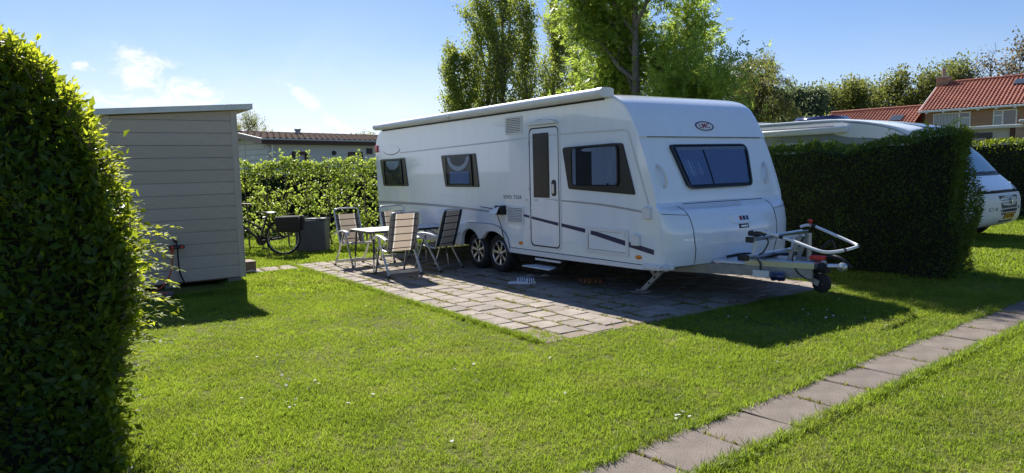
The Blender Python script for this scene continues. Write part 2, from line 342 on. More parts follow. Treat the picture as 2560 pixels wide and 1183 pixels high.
def stripe_mat():
    # woven chair cloth: beige centre, charcoal edges, pale lines beside them, dark cross bands (object space: y across, z or x along)
    mt, t = new_mat('striped_chair_cloth'); N = lambda ty, **k: _n(t, ty, **k)
    o = N('ShaderNodeOutputMaterial'); pr = N('ShaderNodeBsdfPrincipled'); tr = N('ShaderNodeBsdfTranslucent'); ms = N('ShaderNodeMixShader')
    pr.inputs['Roughness'].default_value = 0.85; pr.inputs['Specular IOR Level'].default_value = 0.15
    a = N('ShaderNodeAttribute', attribute_name='weave')        # vector: across -1..1, along in metres
    s = N('ShaderNodeSeparateXYZ'); t.links.new(a.outputs['Vector'], s.inputs[0])
    ab = N('ShaderNodeMath', operation='ABSOLUTE'); t.links.new(s.outputs[0], ab.inputs[0])
    cr = N('ShaderNodeValToRGB'); cr.color_ramp.interpolation = 'CONSTANT'
    e = cr.color_ramp.elements; e[0].position = 0; e[0].color = (0.40, 0.33, 0.265, 1); e[1].position = 0.58; e[1].color = (0.62, 0.58, 0.52, 1)
    q = e.new(0.66); q.color = (0.035, 0.037, 0.042, 1); q = e.new(0.84); q.color = (0.065, 0.066, 0.07, 1)
    t.links.new(ab.outputs[0], cr.inputs[0])
    md = N('ShaderNodeMath', operation='FRACT'); dv = N('ShaderNodeMath', operation='DIVIDE'); dv.inputs[1].default_value = 0.118
    t.links.new(s.outputs[1], dv.inputs[0]); t.links.new(dv.outputs[0], md.inputs[0])
    lt = N('ShaderNodeMath', operation='LESS_THAN'); lt.inputs[1].default_value = 0.13; t.links.new(md.outputs[0], lt.inputs[0])
    mx = N('ShaderNodeMix', data_type='RGBA'); mx.inputs['B'].default_value = (0.018, 0.018, 0.024, 1)
    t.links.new(lt.outputs[0], mx.inputs['Factor']); t.links.new(cr.outputs[0], mx.inputs['A'])
    t.links.new(mx.outputs['Result'], pr.inputs['Base Color']); t.links.new(mx.outputs['Result'], tr.inputs['Color'])
    ms.inputs[0].default_value = 0.38
    t.links.new(pr.outputs[0], ms.inputs[1]); t.links.new(tr.outputs[0], ms.inputs[2]); t.links.new(ms.outputs[0], o.inputs[0])
    return mt
M['cloth'] = stripe_mat()

# ------------------------------------------------------------------ helpers
class MB:
    """collects faces; build() makes ONE mesh"""
    def __init__(s): s.v = []; s.f = []; s.smooth = False
    def add(s, vs, fs):
        b = len(s.v); s.v += [tuple(p) for p in vs]; s.f += [[i + b for i in f] for f in fs]; return s
    def box(s, x0, y0, z0, x1, y1, z1, mp=None):
        vs = [(x, y, z) for z in (z0, z1) for y in (y0, y1) for x in (x0, x1)]
        if mp: vs = [mp(*p) for p in vs]
        return s.add(vs, [(0, 2, 3, 1), (4, 5, 7, 6), (0, 1, 5, 4), (2, 6, 7, 3), (0, 4, 6, 2), (1, 3, 7, 5)])
    def bbox(s, x0, y0, z0, x1, y1, z1, b=0.01):
        # box with chamfered edges
        X_, Y_, Z_ = (x0, x1), (y0, y1), (z0, z1); sg = (1, -1)
        vs = []; idx = {}
        for i in (0, 1):
            for j in (0, 1):
                for k in (0, 1):
                    for ax in range(3):
                        p = [X_[i] + sg[i] * b, Y_[j] + sg[j] * b, Z_[k] + sg[k] * b]
                        p[ax] = (X_[i], Y_[j], Z_[k])[ax]
                        idx[i, j, k, ax] = len(vs); vs.append(p)
        fs = []
        for ax in range(3):
            o1, o2 = [a for a in range(3) if a != ax]
            for e in (0, 1):
                q = []
                for (a, c) in ((0, 0), (1, 0), (1, 1), (0, 1)):
                    t_ = [0, 0, 0]; t_[ax] = e; t_[o1] = a; t_[o2] = c; q.append(idx[(*t_, ax)])
                fs.append(q)
            for a in (0, 1):
                for c in (0, 1):
                    t0 = [0, 0, 0]; t0[o1] = a; t0[o2] = c; t1 = list(t0); t1[ax] = 1
                    fs.append([idx[(*t0, o1)], idx[(*t0, o2)], idx[(*t1, o2)], idx[(*t1, o1)]])
        for i in (0, 1):
            for j in (0, 1):
                for k in (0, 1): fs.append([idx[i, j, k, 0], idx[i, j, k, 1], idx[i, j, k, 2]])
        return s.add(vs, fs)
    def tube(s, pts, r, k=8, cap=True, closed=False):
        pts = [Vector(p) for p in pts]; n = len(pts); rr = r if hasattr(r, '__len__') else [r] * n
        vs = []; prev = None
        for i, p in enumerate(pts):
            if closed: d = (pts[(i + 1) % n] - pts[i - 1])
            else: d = pts[min(i + 1, n - 1)] - pts[max(i - 1, 0)]
            d = d.normalized() if d.length > 1e-9 else Vector((0, 0, 1))
            if prev is None:
                a = Vector((0, 0, 1)) if abs(d.z) < 0.9 else Vector((1, 0, 0)); u = d.cross(a).normalized()
            else: u = (prev - d * prev.dot(d)); u = u.normalized() if u.length > 1e-6 else d.orthogonal().normalized()
            prev = u; w = d.cross(u)
            for j in range(k):
                t_ = 2 * math.pi * j / k; vs.append(p + (u * math.cos(t_) + w * math.sin(t_)) * rr[i])
        fs = []
        for i in range(n if closed else n - 1):
            for j in range(k):
                a, b = i * k + j, i * k + (j + 1) % k; i2 = (i + 1) % n
                fs.append([a, b, i2 * k + (j + 1) % k, i2 * k + j])
        if cap and not closed: fs += [list(range(k))[::-1], [(n - 1) * k + j for j in range(k)]]
        return s.add(vs, fs)
    def bar(s, p0, p1, w, h, upv=(0, 0, 1)):
        p0, p1 = Vector(p0), Vector(p1); d = (p1 - p0).normalized(); u = Vector(upv)
        side = d.cross(u); side = side.normalized() if side.length > 1e-6 else d.orthogonal().normalized(); u = side.cross(d)
        vs = [p + side * a * w / 2 + u * b * h / 2 for p in (p0, p1) for a, b in ((-1, -1), (1, -1), (1, 1), (-1, 1))]
        return s.add(vs, [(3, 2, 1, 0), (4, 5, 6, 7), (0, 1, 5, 4), (1, 2, 6, 5), (2, 3, 7, 6), (3, 0, 4, 7)])
    def plate(s, poly, mp, o0, o1, bev=0.0):
        # polygon (a, b) pushed out from offset o0 to o1 over a mapped surface mp(a, b, off)
        n = len(poly); a = [mp(x, y, o0) for x, y in poly]
        if bev:
            cx = sum(p[0] for p in poly) / n; cy = sum(p[1] for p in poly) / n
            ins = []
            for x, y in poly:
                d = math.hypot(x - cx, y - cy); k = max(0, 1 - bev / d); ins.append((cx + (x - cx) * k, cy + (y - cy) * k))
            b1 = [mp(x, y, o1 - bev * 0.7) for x, y in poly]; b2 = [mp(x, y, o1) for x, y in ins]
            rings = [a, b1, b2]
        else: rings = [a, [mp(x, y, o1) for x, y in poly]]
        vs = [p for r_ in rings for p in r_]; fs = []
        for q in range(len(rings) - 1):
            for i in range(n): fs.append([q * n + i, q * n + (i + 1) % n, (q + 1) * n + (i + 1) % n, (q + 1) * n + i])
        fs.append([(len(rings) - 1) * n + i for i in range(n)]); fs.append(list(range(n))[::-1])
        return s.add(vs, fs)
    def ring(s, outer, inner, mp, o0, o1):
        n = len(outer)
        R_ = [[mp(x, y, o) for x, y in pl] for pl, o in ((outer, o0), (outer, o1), (inner, o1), (inner, o0))]
        vs = [p for r_ in R_ for p in r_]; fs = []
        for q in range(4):
            q2 = (q + 1) % 4
            for i in range(n): fs.append([q * n + i, q * n + (i + 1) % n, q2 * n + (i + 1) % n, q2 * n + i])
        return s.add(vs, fs)
    def grid(s, rows):
        nr, nc = len(rows), len(rows[0]); vs = [p for r_ in rows for p in r_]
        return s.add(vs, [[i * nc + j, i * nc + j + 1, (i + 1) * nc + j + 1, (i + 1) * nc + j] for i in range(nr - 1) for j in range(nc - 1)])
    def lathe(s, prof, c, axis, k=24):
        # prof: (radius, height along axis)
        ax = Vector(axis).normalized(); u = ax.orthogonal().normalized(); w = ax.cross(u); c = Vector(c)
        vs = [c + ax * h + (u * math.cos(2 * math.pi * j / k) + w * math.sin(2 * math.pi * j / k)) * r_ for r_, h in prof for j in range(k)]
        fs = [[i * k + j, i * k + (j + 1) % k, (i + 1) * k + (j + 1) % k, (i + 1) * k + j] for i in range(len(prof) - 1) for j in range(k)]
        return s.add(vs, fs)
    def mesh(s, name, smooth=None):
        me = bpy.data.meshes.new(name); me.from_pydata(s.v, [], s.f)
        bm = bmesh.new(); bm.from_mesh(me); bmesh.ops.recalc_face_normals(bm, faces=bm.faces); bm.to_mesh(me); bm.free()
        if smooth: shade(me, smooth)
        return me
def shade(me, ang=35):
    for p in me.polygons: p.use_smooth = True
    try: me.set_sharp_from_angle(angle=R(ang))
    except Exception: pass
def link(name, me, mt, parent=None, loc=None, label=None, kind=None):
    o = bpy.data.objects.new(name, me); COL.objects.link(o)
    if me is not None and mt is not None and not me.materials: me.materials.append(M[mt] if isinstance(mt, str) else mt)
    if parent: o.parent = parent
    if loc is not None: o.location = loc
    if label: o['label'] = label
    if kind: o['kind'] = kind
    return o
def part(name, mb, mt, parent, label=None, smooth=None, kind=None, loc=None):
    return link(name, mb.mesh(name, smooth) if isinstance(mb, MB) else mb, mt, parent, loc, label, kind)
def thing(name, label, cat, loc=(0, 0, 0), rz=0.0, group=None):
    o = bpy.data.objects.new(name, None); COL.objects.link(o); o.empty_display_size = 0.2
    o.location = loc; o.rotation_euler = (0, 0, rz); o['label'] = label; o['category'] = cat
    if group: o['group'] = group
    return o
def tag(o, label, cat, group=None):
    o['label'] = label; o['category'] = cat
    if group: o['group'] = group
    return o
def struct(o): o['kind'] = 'structure'; return o
def copy_tree(o, parent=None):
    c = o.copy(); COL.objects.link(c)
    if parent: c.parent = parent
    for ch in list(o.children): copy_tree(ch, c)
    return c
def rpoly(pts, r, n=4):
    # rounded polygon
    out_ = []; N_ = len(pts); rr = r if hasattr(r, '__len__') else [r] * N_
    for i in range(N_):
        p = Vector((*pts[i], 0)); a = (Vector((*pts[i - 1], 0)) - p); b = (Vector((*pts[(i + 1) % N_], 0)) - p)
        q = min(rr[i], a.length * 0.45, b.length * 0.45); pa = p + a.normalized() * q; pb = p + b.normalized() * q
        if q < 1e-6: out_.append((p.x, p.y)); continue
        for j in range(n + 1):
            t_ = j / n; z = pa * (1 - t_) ** 2 + p * 2 * t_ * (1 - t_) + pb * t_ * t_; out_.append((z.x, z.y))
    return out_
def rect(x0, y0, x1, y1): return [(x0, y0), (x1, y0), (x1, y1), (x0, y1)]
def ellipse(cx, cy, a, b, n=28): return [(cx + a * math.cos(2 * math.pi * i / n), cy + b * math.sin(2 * math.pi * i / n)) for i in range(n)]
def inset(poly, d):
    n = len(poly); cx = sum(p[0] for p in poly) / n; cy = sum(p[1] for p in poly) / n; o_ = []
    for x, y in poly:
        L = math.hypot(x - cx, y - cy); k = 1 - d / L; o_.append((cx + (x - cx) * k, cy + (y - cy) * k))
    return o_
def text_mesh(s, size, mp, off, bold=False, spacing=1.0, extr=0.001, shear=0.0):
    cu = bpy.data.curves.new('lettering', 'FONT'); cu.body = s; cu.size = size; cu.align_x = 'CENTER'; cu.align_y = 'CENTER'
    cu.space_character = spacing; cu.extrude = extr; cu.offset = 0.012 * size if bold else 0.0; cu.shear = shear
    ob = bpy.data.objects.new('lettering', cu); COL.objects.link(ob)
    dg = bpy.context.evaluated_depsgraph_get(); me = bpy.data.meshes.new_from_object(ob.evaluated_get(dg))
    bpy.data.objects.remove(ob, do_unlink=True)
    for v in me.vertices: v.co = mp(v.co.x, v.co.y, off + v.co.z)
    return me
def np_mesh(name, V, F, attrs=None):
    me = bpy.data.meshes.new(name); nv, nf = len(V), len(F); k = F.shape[1]
    me.vertices.add(nv); me.vertices.foreach_set('co', np.asarray(V, np.float32).ravel())
    me.loops.add(nf * k); me.loops.foreach_set('vertex_index', np.asarray(F, np.int32).ravel())
    me.polygons.add(nf); me.polygons.foreach_set('loop_start', np.arange(0, nf * k, k, dtype=np.int32))
    for a, d in (attrs or {}).items():
        at = me.attributes.new(a, 'FLOAT', 'POINT'); at.data.foreach_set('value', np.asarray(d, np.float32))
    me.update(calc_edges=True); me.validate()
    return me
def nrm(a): return a / np.maximum(np.linalg.norm(a, axis=-1, keepdims=True), 1e-9)
def leaf_np(P, A, N_, size, aspect, rng, fold=0.22, rnd=None):
    """leaf blades: base point P, long axis A, face normal N_; six vertices, four triangles each"""
    n = len(P); A = nrm(A); B = nrm(np.cross(A, N_)); N2 = np.cross(B, A)
    L = (size if hasattr(size, '__len__') else np.full(n, size))[:, None]; w = L * aspect / 2
    bend = L * rng.uniform(-0.05, 0.16, (n, 1))
    p0 = P; p1 = P + A * L * 0.45 + B * w + N2 * w * fold; p2 = P + A * L * 0.45 - B * w + N2 * w * fold; pm = P + A * L * 0.5
    p3 = P + A * L - N2 * bend
    V = np.stack([p0, p1, p2, pm, p3], 1).reshape(-1, 3)
    b = np.arange(n)[:, None] * 5
    F = np.concatenate([b + np.array([[0, 1, 3]]), b + np.array([[3, 1, 4]]), b + np.array([[0, 3, 2]]), b + np.array([[3, 4, 2]])], 0)
    r_ = rng.uniform(0, 1, n) if rnd is None else rnd
    return V, F, np.repeat(r_, 5)
def quad_np(P, A, N_, size, aspect, rng, rnd=None):
    n = len(P); A = nrm(A); B = nrm(np.cross(A, N_))
    L = (size if hasattr(size, '__len__') else np.full(n, size))[:, None]; w = L * aspect / 2
    V = np.stack([P, P + A * L * 0.5 + B * w, P + A * L, P + A * L * 0.5 - B * w], 1).reshape(-1, 3)
    F = np.arange(n * 4).reshape(-1, 4)
    r_ = rng.uniform(0, 1, n) if rnd is None else rnd
    return V, F, np.repeat(r_, 4)
def rdir(rng, n): return nrm(rng.normal(size=(n, 3)))
def tubes_np(segs, k=5):
    S = np.array([[*a, *b, ra, rb] for a, b, ra, rb in segs]); p0, p1, r0, r1 = S[:, :3], S[:, 3:6], S[:, 6:7], S[:, 7:8]
    d = nrm(p1 - p0); a = np.where(np.abs(d[:, 2:3]) < 0.9, np.array([[0, 0, 1.0]]), np.array([[1.0, 0, 0]])); u = nrm(np.cross(d, a)); w = np.cross(d, u)
    V = []
    for p, r_ in ((p0, r0), (p1, r1)):
        for j in range(k):
            t_ = 2 * math.pi * j / k; V.append(p + (u * math.cos(t_) + w * math.sin(t_)) * r_)
    V = np.stack(V, 1).reshape(-1, 3); n = len(S); b = np.arange(n)[:, None] * (2 * k)
    F = np.concatenate([b + np.array([[j, (j + 1) % k, k + (j + 1) % k, k + j]]) for j in range(k)], 0)
    return V, F

# frames shared by caravan, shed and paving
CAR_ANG = R(124.3 - 180)
FD = Vector((math.cos(CAR_ANG), math.sin(CAR_ANG), 0)); TD = Vector((-math.sin(CAR_ANG), math.cos(CAR_ANG), 0))
ORG = FD * (-9.3187) + TD * 5.98
def cw(s, t, z=0.0): return ORG + FD * s + TD * t + Vector((0, 0, z))

# ------------------------------------------------------------------ setting: lawn, patio, path
rng = np.random.default_rng(7)
random.seed(5)
g = MB(); g.grid([[(x, y, 0.0) for x in (-700, -60, -20, 0, 20, 60, 700)] for y in (-700, -30, 0, 15, 40, 90, 900)])
ground = struct(link('ground', g.mesh('ground'), 'ground'))

ROWP, ROW0, S_LO, S_HI = 0.296, -2.13, -3.32, 4.16
bed = MB(); bed.plate(rect(S_LO - 0.05, ROW0 - 0.02, S_HI + 0.02, 2.62), lambda a, b, o: (a, b, o), -0.02, 0.004)
patio = struct(link('patio', bed.mesh('patio_bed'), 'soil'))
patio.location = ORG; patio.rotation_euler = (0, 0, CAR_ANG)
slab_me = []
for q in range(5):
    mb = MB(); mb.bbox(-0.141 - 0.002 * (q % 2), -0.141, -0.045, 0.141, 0.141 + 0.001 * q, 0.0, 0.005 + 0.0012 * q)
    me = mb.mesh('paving_slab'); bm = bmesh.new(); bm.from_mesh(me)
    for v in bm.verts:
        v.co.x += random.uniform(-.0035, .0035); v.co.y += random.uniform(-.0035, .0035); v.co.z += random.uniform(-.0015, .0015)
    bm.to_mesh(me); bm.free(); me.materials.append(M['paver']); slab_me.append(me)
far_slabs = MB(); slab_edges = []
def lay_slab(s, t, solid=True):
    slab_edges.append((s, t))
    z = 0.012 + random.uniform(-.004, .005)
    if solid:
        o = link('paving_slab', random.choice(slab_me), None, patio, (s + random.uniform(-.003, .003), t + random.uniform(-.003, .003), z))
        o.rotation_euler = (random.gauss(0, .010), random.gauss(0, .010), random.gauss(0, .010) + random.choice((0, 1, 2, 3)) * math.pi / 2)
    else:
        far_slabs.bbox(s - .141, t - .141, z - .045, s + .141, t + .141, z, 0.006)
for r_ in range(16):
    t = ROW0 + (r_ + 0.5) * ROWP; off = 0.148 if r_ % 2 else 0.0
    s = S_HI - 0.148 - off
    if r_ == 0: s -= 0.60
    if r_ == 1: s -= 0.0
    while s > S_LO:
        lay_slab(s, t, r_ < 11); s -= ROWP
for r_ in range(2):
    for c in range(5): lay_slab(-3.17 + 0.296 * r_, ROW0 - 0.15 - 0.296 * c - 0.05 * r_)
part('paving_slabs_under_caravan', far_slabs, 'paver', patio, kind='stuff')

PD = Vector((0.787, 0.617, 0)).normalized(); PN = Vector((-PD.y, PD.x, 0)); P0 = Vector((0.80, 3.70, 0)); PW = 0.47
def pw(a, b, z=0.0): return P0 + PD * a + PN * b + Vector((0, 0, z))
pb = MB(); pb.plate(rect(-3, -PW / 2 + .02, 12, PW / 2 - .02), lambda a, b, o: (a, b, o), -0.02, 0.004)
path = struct(link('path', pb.mesh('path_bed'), 'soil')); path.location = P0; path.rotation_euler = (0, 0, math.atan2(PD.y, PD.x))
pslab = []
for q in range(4):
    mb = MB(); mb.bbox(-0.247, -PW / 2, -0.05, 0.247, PW / 2, 0.0, 0.006)
    me = mb.mesh('path_slab'); bm = bmesh.new(); bm.from_mesh(me)
    for v in bm.verts: v.co.x += random.uniform(-.005, .005); v.co.y += random.uniform(-.005, .005)
    bm.to_mesh(me); bm.free(); me.materials.append(M['pathslab']); pslab.append(me)
for i in range(-4, 22):
    o = link('path_slab', pslab[i % 4], None, path, (i * 0.506 + 0.22, random.uniform(-.012, .012), 0.014 + random.uniform(-.003, .004)))
    o.rotation_euler = (random.gauss(0, .006), random.gauss(0, .005), random.gauss(0, .012))

# ---- grass: tufts placed by geometry nodes on a cloud of points
def tuft(name, nb, rad, h0, h1, wid, mt, lean=0.5):
    mb_v, mb_f = [], []
    for i in range(nb):
        a = random.uniform(0, 6.283); r_ = rad * math.sqrt(random.random()); x, y = r_ * math.cos(a), r_ * math.sin(a)
        h = random.uniform(h0, h1); la = random.uniform(0, 6.283); ln = random.uniform(0.1, lean) * h * 1.3
        dx, dy = math.cos(la) * ln, math.sin(la) * ln; fa = random.uniform(0, 6.283); w = wid * random.uniform(.7, 1.3)
        ux, uy = math.cos(fa) * w / 2, math.sin(fa) * w / 2; b = len(mb_v)
        mb_v += [(x - ux, y - uy, -0.004), (x + ux, y + uy, -0.004), (x + dx * .35 + ux * .9, y + dy * .35 + uy * .9, h * .6), (x + dx * .35 - ux * .9, y + dy * .35 - uy * .9, h * .6), (x + dx, y + dy, h)]
        mb_f += [(b, b + 1, b + 2, b + 3), (b + 3, b + 2, b + 4)]
    me = bpy.data.meshes.new(name); me.from_pydata(mb_v, [], mb_f); me.materials.append(M[mt])
    return bpy.data.objects.new(name, me)
def scatter(name, pts, scl, tufts, rng, tilt=0.1):
    n = len(pts); me = bpy.data.meshes.new(name); me.vertices.add(n); me.vertices.foreach_set('co', np.asarray(pts, np.float32).ravel())
    a = me.attributes.new('sc', 'FLOAT', 'POINT'); a.data.foreach_set('value', np.asarray(scl, np.float32))
    rot = np.stack([rng.normal(0, tilt, n), rng.normal(0, tilt, n), rng.uniform(0, 6.283, n)], 1)
    a = me.attributes.new('rot', 'FLOAT_VECTOR', 'POINT'); a.data.foreach_set('vector', rot.astype(np.float32).ravel())
    a = me.attributes.new('pick', 'INT', 'POINT'); a.data.foreach_set('value', rng.integers(0, len(tufts), n).astype(np.int32))
    ob = link(name, me, None, kind='stuff')
    ng = bpy.data.node_groups.new(name, 'GeometryNodeTree')
    ng.interface.new_socket('Geometry', in_out='INPUT', socket_type='NodeSocketGeometry'); ng.interface.new_socket('Geometry', in_out='OUTPUT', socket_type='NodeSocketGeometry')
    N = ng.nodes.new; gi, go, jn = N('NodeGroupInput'), N('NodeGroupOutput'), N('GeometryNodeJoinGeometry')
    def attr(nm, ty):
        q = N('GeometryNodeInputNamedAttribute'); q.data_type = ty; q.inputs['Name'].default_value = nm
        return next(s for s in q.outputs if s.enabled and s.name == 'Attribute')
    sc_, ro_, pk_ = attr('sc', 'FLOAT'), attr('rot', 'FLOAT_VECTOR'), attr('pick', 'INT')
    for i, tf in enumerate(tufts):
        oi = N('GeometryNodeObjectInfo'); oi.inputs['Object'].default_value = tf; oi.inputs['As Instance'].default_value = True
        cmp_ = N('FunctionNodeCompare'); cmp_.data_type = 'INT'; cmp_.operation = 'EQUAL'
        ins = [s for s in cmp_.inputs if s.enabled]; ng.links.new(pk_, ins[0]); ins[1].default_value = i
        ip = N('GeometryNodeInstanceOnPoints'); ng.links.new(gi.outputs[0], ip.inputs['Points']); ng.links.new(cmp_.outputs[0], ip.inputs['Selection'])
        ng.links.new(oi.outputs['Geometry'], ip.inputs['Instance']); ng.links.new(ro_, ip.inputs['Rotation']); ng.links.new(sc_, ip.inputs['Scale'])
        ng.links.new(ip.outputs[0], jn.inputs[0])
    ng.links.new(jn.outputs[0], go.inputs[0])
    md = ob.modifiers.new('scatter', 'NODES'); md.node_group = ng
    return ob
def to_local(P, o, ax, ay): q = P - np.array(o)[None, :2]; return q @ np.array(ax)[:2], q @ np.array(ay)[:2]
def wob(P, f, amp): return amp * (np.sin(P[:, 0] * f + 1.3) + np.sin(P[:, 1] * f * 1.31 + .4) + np.sin((P[:, 0] + P[:, 1]) * f * 2.3)) / 3
HEDGE_BOXES = []     # (centre x, centre y, half sizes, angle) kept free of lawn
def lawn_ok(P):
    s, t = to_local(P, ORG, FD, TD); w = wob(P, 9, .035)
    pat = (s > S_LO - .02) & (s < S_HI + .02 + w) & (t > ROW0 - .01 + w) & (t < 2.62)
    pat |= (s > -3.34) & (s < -2.72 + w * .7) & (t > -3.75) & (t < -2.0)
    cor = (s > 3.62 + w) & (t < -1.86 + w)                  # the lawn has closed over the corner slabs
    a, b = to_local(P, P0, PD, PN)
    pth = (np.abs(b) < PW / 2 - .015 + wob(P, 14, .03)) & (a > -3)
    car = (s > -4.2) & (s < 3.2) & (t > 0.15) & (t < 2.5)
    shed_ = (s > -1.1 - 2.6) & (s < -1.1) & (t > -5.3) & (t < -3.62)
    return ~((pat & ~cor) | pth | car | shed_)
def in_view(P, lo=-0.82, hi=0.80): r_ = P[:, 0] / np.maximum(P[:, 1], .1); return (r_ > lo) & (r_ < hi)
tufts_near = [tuft('tuft', 13, 0.034, 0.012, 0.034, 0.0036, 'grass', 0.9) for _ in range(6)]
tufts_far = [tuft('tuft', 20, 0.075, 0.022, 0.046, 0.009, 'grass', 0.7) for _ in range(3)]
def field(y0, y1, dens):
    n = int((y1 * 1.7) * (y1 - y0) * dens); P = np.stack([rng.uniform(-.85 * y1, .85 * y1, n), rng.uniform(y0, y1, n)], 1)
    return P[in_view(P)]
Ps = np.concatenate([field(2.6, 6, 1500), field(6, 9.5, 900)]); Ps = Ps[lawn_ok(Ps)]
pn = np.sin(Ps[:, 0] * 1.7 + 2 * np.sin(Ps[:, 1] * .9)) * np.sin(Ps[:, 1] * 2.1 + 1.7 * np.sin(Ps[:, 0] * 1.3)); pn2 = np.sin(Ps[:, 0] * 7.1 + 3 * np.sin(Ps[:, 1] * 3)) * np.sin(Ps[:, 1] * 8.3)
keep = rng.uniform(0, 1, len(Ps)) < 0.80 + .18 * pn + .12 * pn2; Ps = Ps[keep]; pn = pn[keep]
scatter('lawn_grass', np.c_[Ps, np.zeros(len(Ps))], np.clip(rng.normal(.95 + .14 * pn, .2, len(Ps)), .45, 1.7), tufts_near, rng, .18)
Pf = np.concatenate([field(9.5, 16, 190), field(16, 30, 45)]); Pf = Pf[lawn_ok(Pf)]
scatter('distant_lawn_grass', np.c_[Pf, np.zeros(len(Pf))], rng.uniform(.7, 1.25, len(Pf)) * np.where(Pf[:, 1] > 16, 1.7, 1), tufts_far, rng, .15)
# longer grass left by the mower along the path, patio and shed edges
E_ = []
a = rng.uniform(-2.5, 11, 5200); sgn = rng.choice([-1, 1], 5200); q = [pw(x, s_ * (PW / 2 + random.gauss(0, .022) - .006)) for x, s_ in zip(a, sgn)]; E_ += [(p.x, p.y) for p in q]
q = [cw(x, ROW0 - .02 - abs(random.gauss(0, .025))) for x in rng.uniform(S_LO, S_HI, 1500)]; E_ += [(p.x, p.y) for p in q]
q = [cw(-1.08 + abs(random.gauss(0, .09)), x) for x in rng.uniform(-5.3, -3.55, 1500)]; E_ += [(p.x, p.y) for p in q]
E_ = np.array(E_); E_ = E_[in_view(E_)]
tufts_long = [tuft('tuft', 12, 0.03, 0.03, 0.075, 0.0045, 'grass', 0.9) for _ in range(3)]
scatter('edge_grass', np.c_[E_, np.zeros(len(E_))], rng.uniform(.5, 1.05, len(E_)), tufts_long, rng, .25)
# grass and moss in the joints of the slabs
J = []
se = [e for e in slab_edges if e[1] < 1.3]
for _ in range(15000):
    s, t = random.choice(se); nzv = math.sin(s * 3.1 + t * 5.7) + math.sin(s * 7.7 - t * 4.1)
    if random.random() > .34 + .34 * nzv: continue
    if random.random() < .68: p = cw(s + random.uniform(-.15, .15), t - .148 + random.gauss(0, .006))
    else: p = cw(s + .148 + random.gauss(0, .006), t + random.uniform(-.15, .15))
    J.append((p.x, p.y, .004))
for _ in range(900):
    i = random.randint(-4, 20); b = random.uniform(-.24, .24)
    if math.sin(i * 2.3 + b * 9) < -.1: continue
    p = pw(i * .506 - .03 + random.gauss(0, .007), b); J.append((p.x, p.y, .004))
J = np.array(J)
tufts_j = [tuft('tuft', 9, 0.014, 0.008, 0.024, 0.0035, 'weed', 1.0) for _ in range(4)]
scatter('joint_grass', J, rng.uniform(.5, 1.6, len(J)), tufts_j, rng, .3)
# daisies
dm = MB()
for k in range(9):
    a0 = 2 * math.pi * k / 9; dm.add([(0, 0, .03), (.011 * math.cos(a0 - .3), .011 * math.sin(a0 - .3), .032), (.013 * math.cos(a0), .013 * math.sin(a0), .031), (.011 * math.cos(a0 + .3), .011 * math.sin(a0 + .3), .032)], [(0, 1, 2, 3)])
dm.add([(-.0012, 0, 0), (.0012, 0, 0), (.0012, 0, .03), (-.0012, 0, .03)], [(0, 1, 2, 3)])
dme = dm.mesh('daisy'); dme.materials.append(M['petal']); daisy = bpy.data.objects.new('daisy', dme)
D = []
for cx, cy, n, sp in ((-1.55, 4.75, 8, .16), (-1.75, 5.1, 9, .2), (-1.2, 4.9, 5, .12), (-2.5, 6.0, 5, .3), (1.05, 4.35, 7, .06), (3.25, 7.0, 14, .28), (2.3, 7.2, 4, .1), (-2.65, 7.2, 2, .05), (-.7, 4.2, 4, .3), (1.9, 5.6, 3, .2), (-.2, 5.4, 5, .6), (3.6, 7.4, 8, .4), (-3.1, 7.6, 5, .3), (-1.4, 8.7, 9, .25)):
    for _ in range(n): D.append((cx + random.gauss(0, sp), cy + random.gauss(0, sp), 0))
D = np.array(D); D = D[lawn_ok(D[:, :2])]; D = D[rng.uniform(0, 1, len(D)) < .7]
scatter('daisies', D, rng.uniform(.7, 1.15, len(D)), [daisy], rng, .3)
# clover-like broad leaves and a few brown leaves lying in the lawn
# ------------------------------------------------------------------ caravan
WC = 2.36
car = thing('caravan', 'long white touring caravan with awning roll and dark windows parked on the paving', 'caravan', ORG, CAR_ANG)
EDGE = [(3.44, .385), (3.50, .44), (3.50, .63), (3.512, .85), (3.518, 1.05), (3.513, 1.20), (3.47, 1.36), (3.41, 1.535), (3.30, 1.82), (3.18, 2.05), (3.055, 2.26), (2.92, 2.385), (2.74, 2.45), (2.45, 2.478)]
BUL = [(.385, .10, 3), (.44, .22, 3), (.63, .27, 3), (.85, .245, 3), (1.0, .18, 3.2), (1.075, .115, 3.5), (1.13, .0, 6), (1.17, -.045, 7), (1.32, -.05, 7), (1.5, -.035, 7), (1.82, -.01, 7), (1.94, .01, 7), (1.96, .035, 8), (2.26, .05, 6), (2.45, .05, 6), (2.5, .05, 6)]
def cat(P, sub=4):
    o_ = []; P = [np.array(p, float) for p in P]
    for i in range(len(P) - 1):
        a, b, c, d = P[max(i - 1, 0)], P[i], P[i + 1], P[min(i + 2, len(P) - 1)]
        for j in range(sub):
            t = j / sub; o_.append(tuple(.5 * (2 * b + (c - a) * t + (2 * a - 5 * b + 4 * c - d) * t * t + (3 * b - a - 3 * c + d) * t ** 3)))
    o_.append(tuple(P[-1])); return o_
EDGE_S = cat(EDGE, 4)
bz = [b[0] for b in BUL]
def bul(z): return float(np.interp(z, bz, [b[1] for b in BUL])), float(np.interp(z, bz, [b[2] for b in BUL]))
def sup(t, n, W=WC): return max(0.0, 1 - abs(2 * t / W - 1) ** n) ** (1 / n)
ez = [p[1] for p in EDGE_S]; es = [p[0] for p in EDGE_S]
def fs(z, t): B, n = bul(z); return float(np.interp(z, ez, es)) + B * sup(t, n)
def mf(t, z, off): return (fs(z, t) + off, t, z)
def ms(s, z, off): return (s, -off, z)
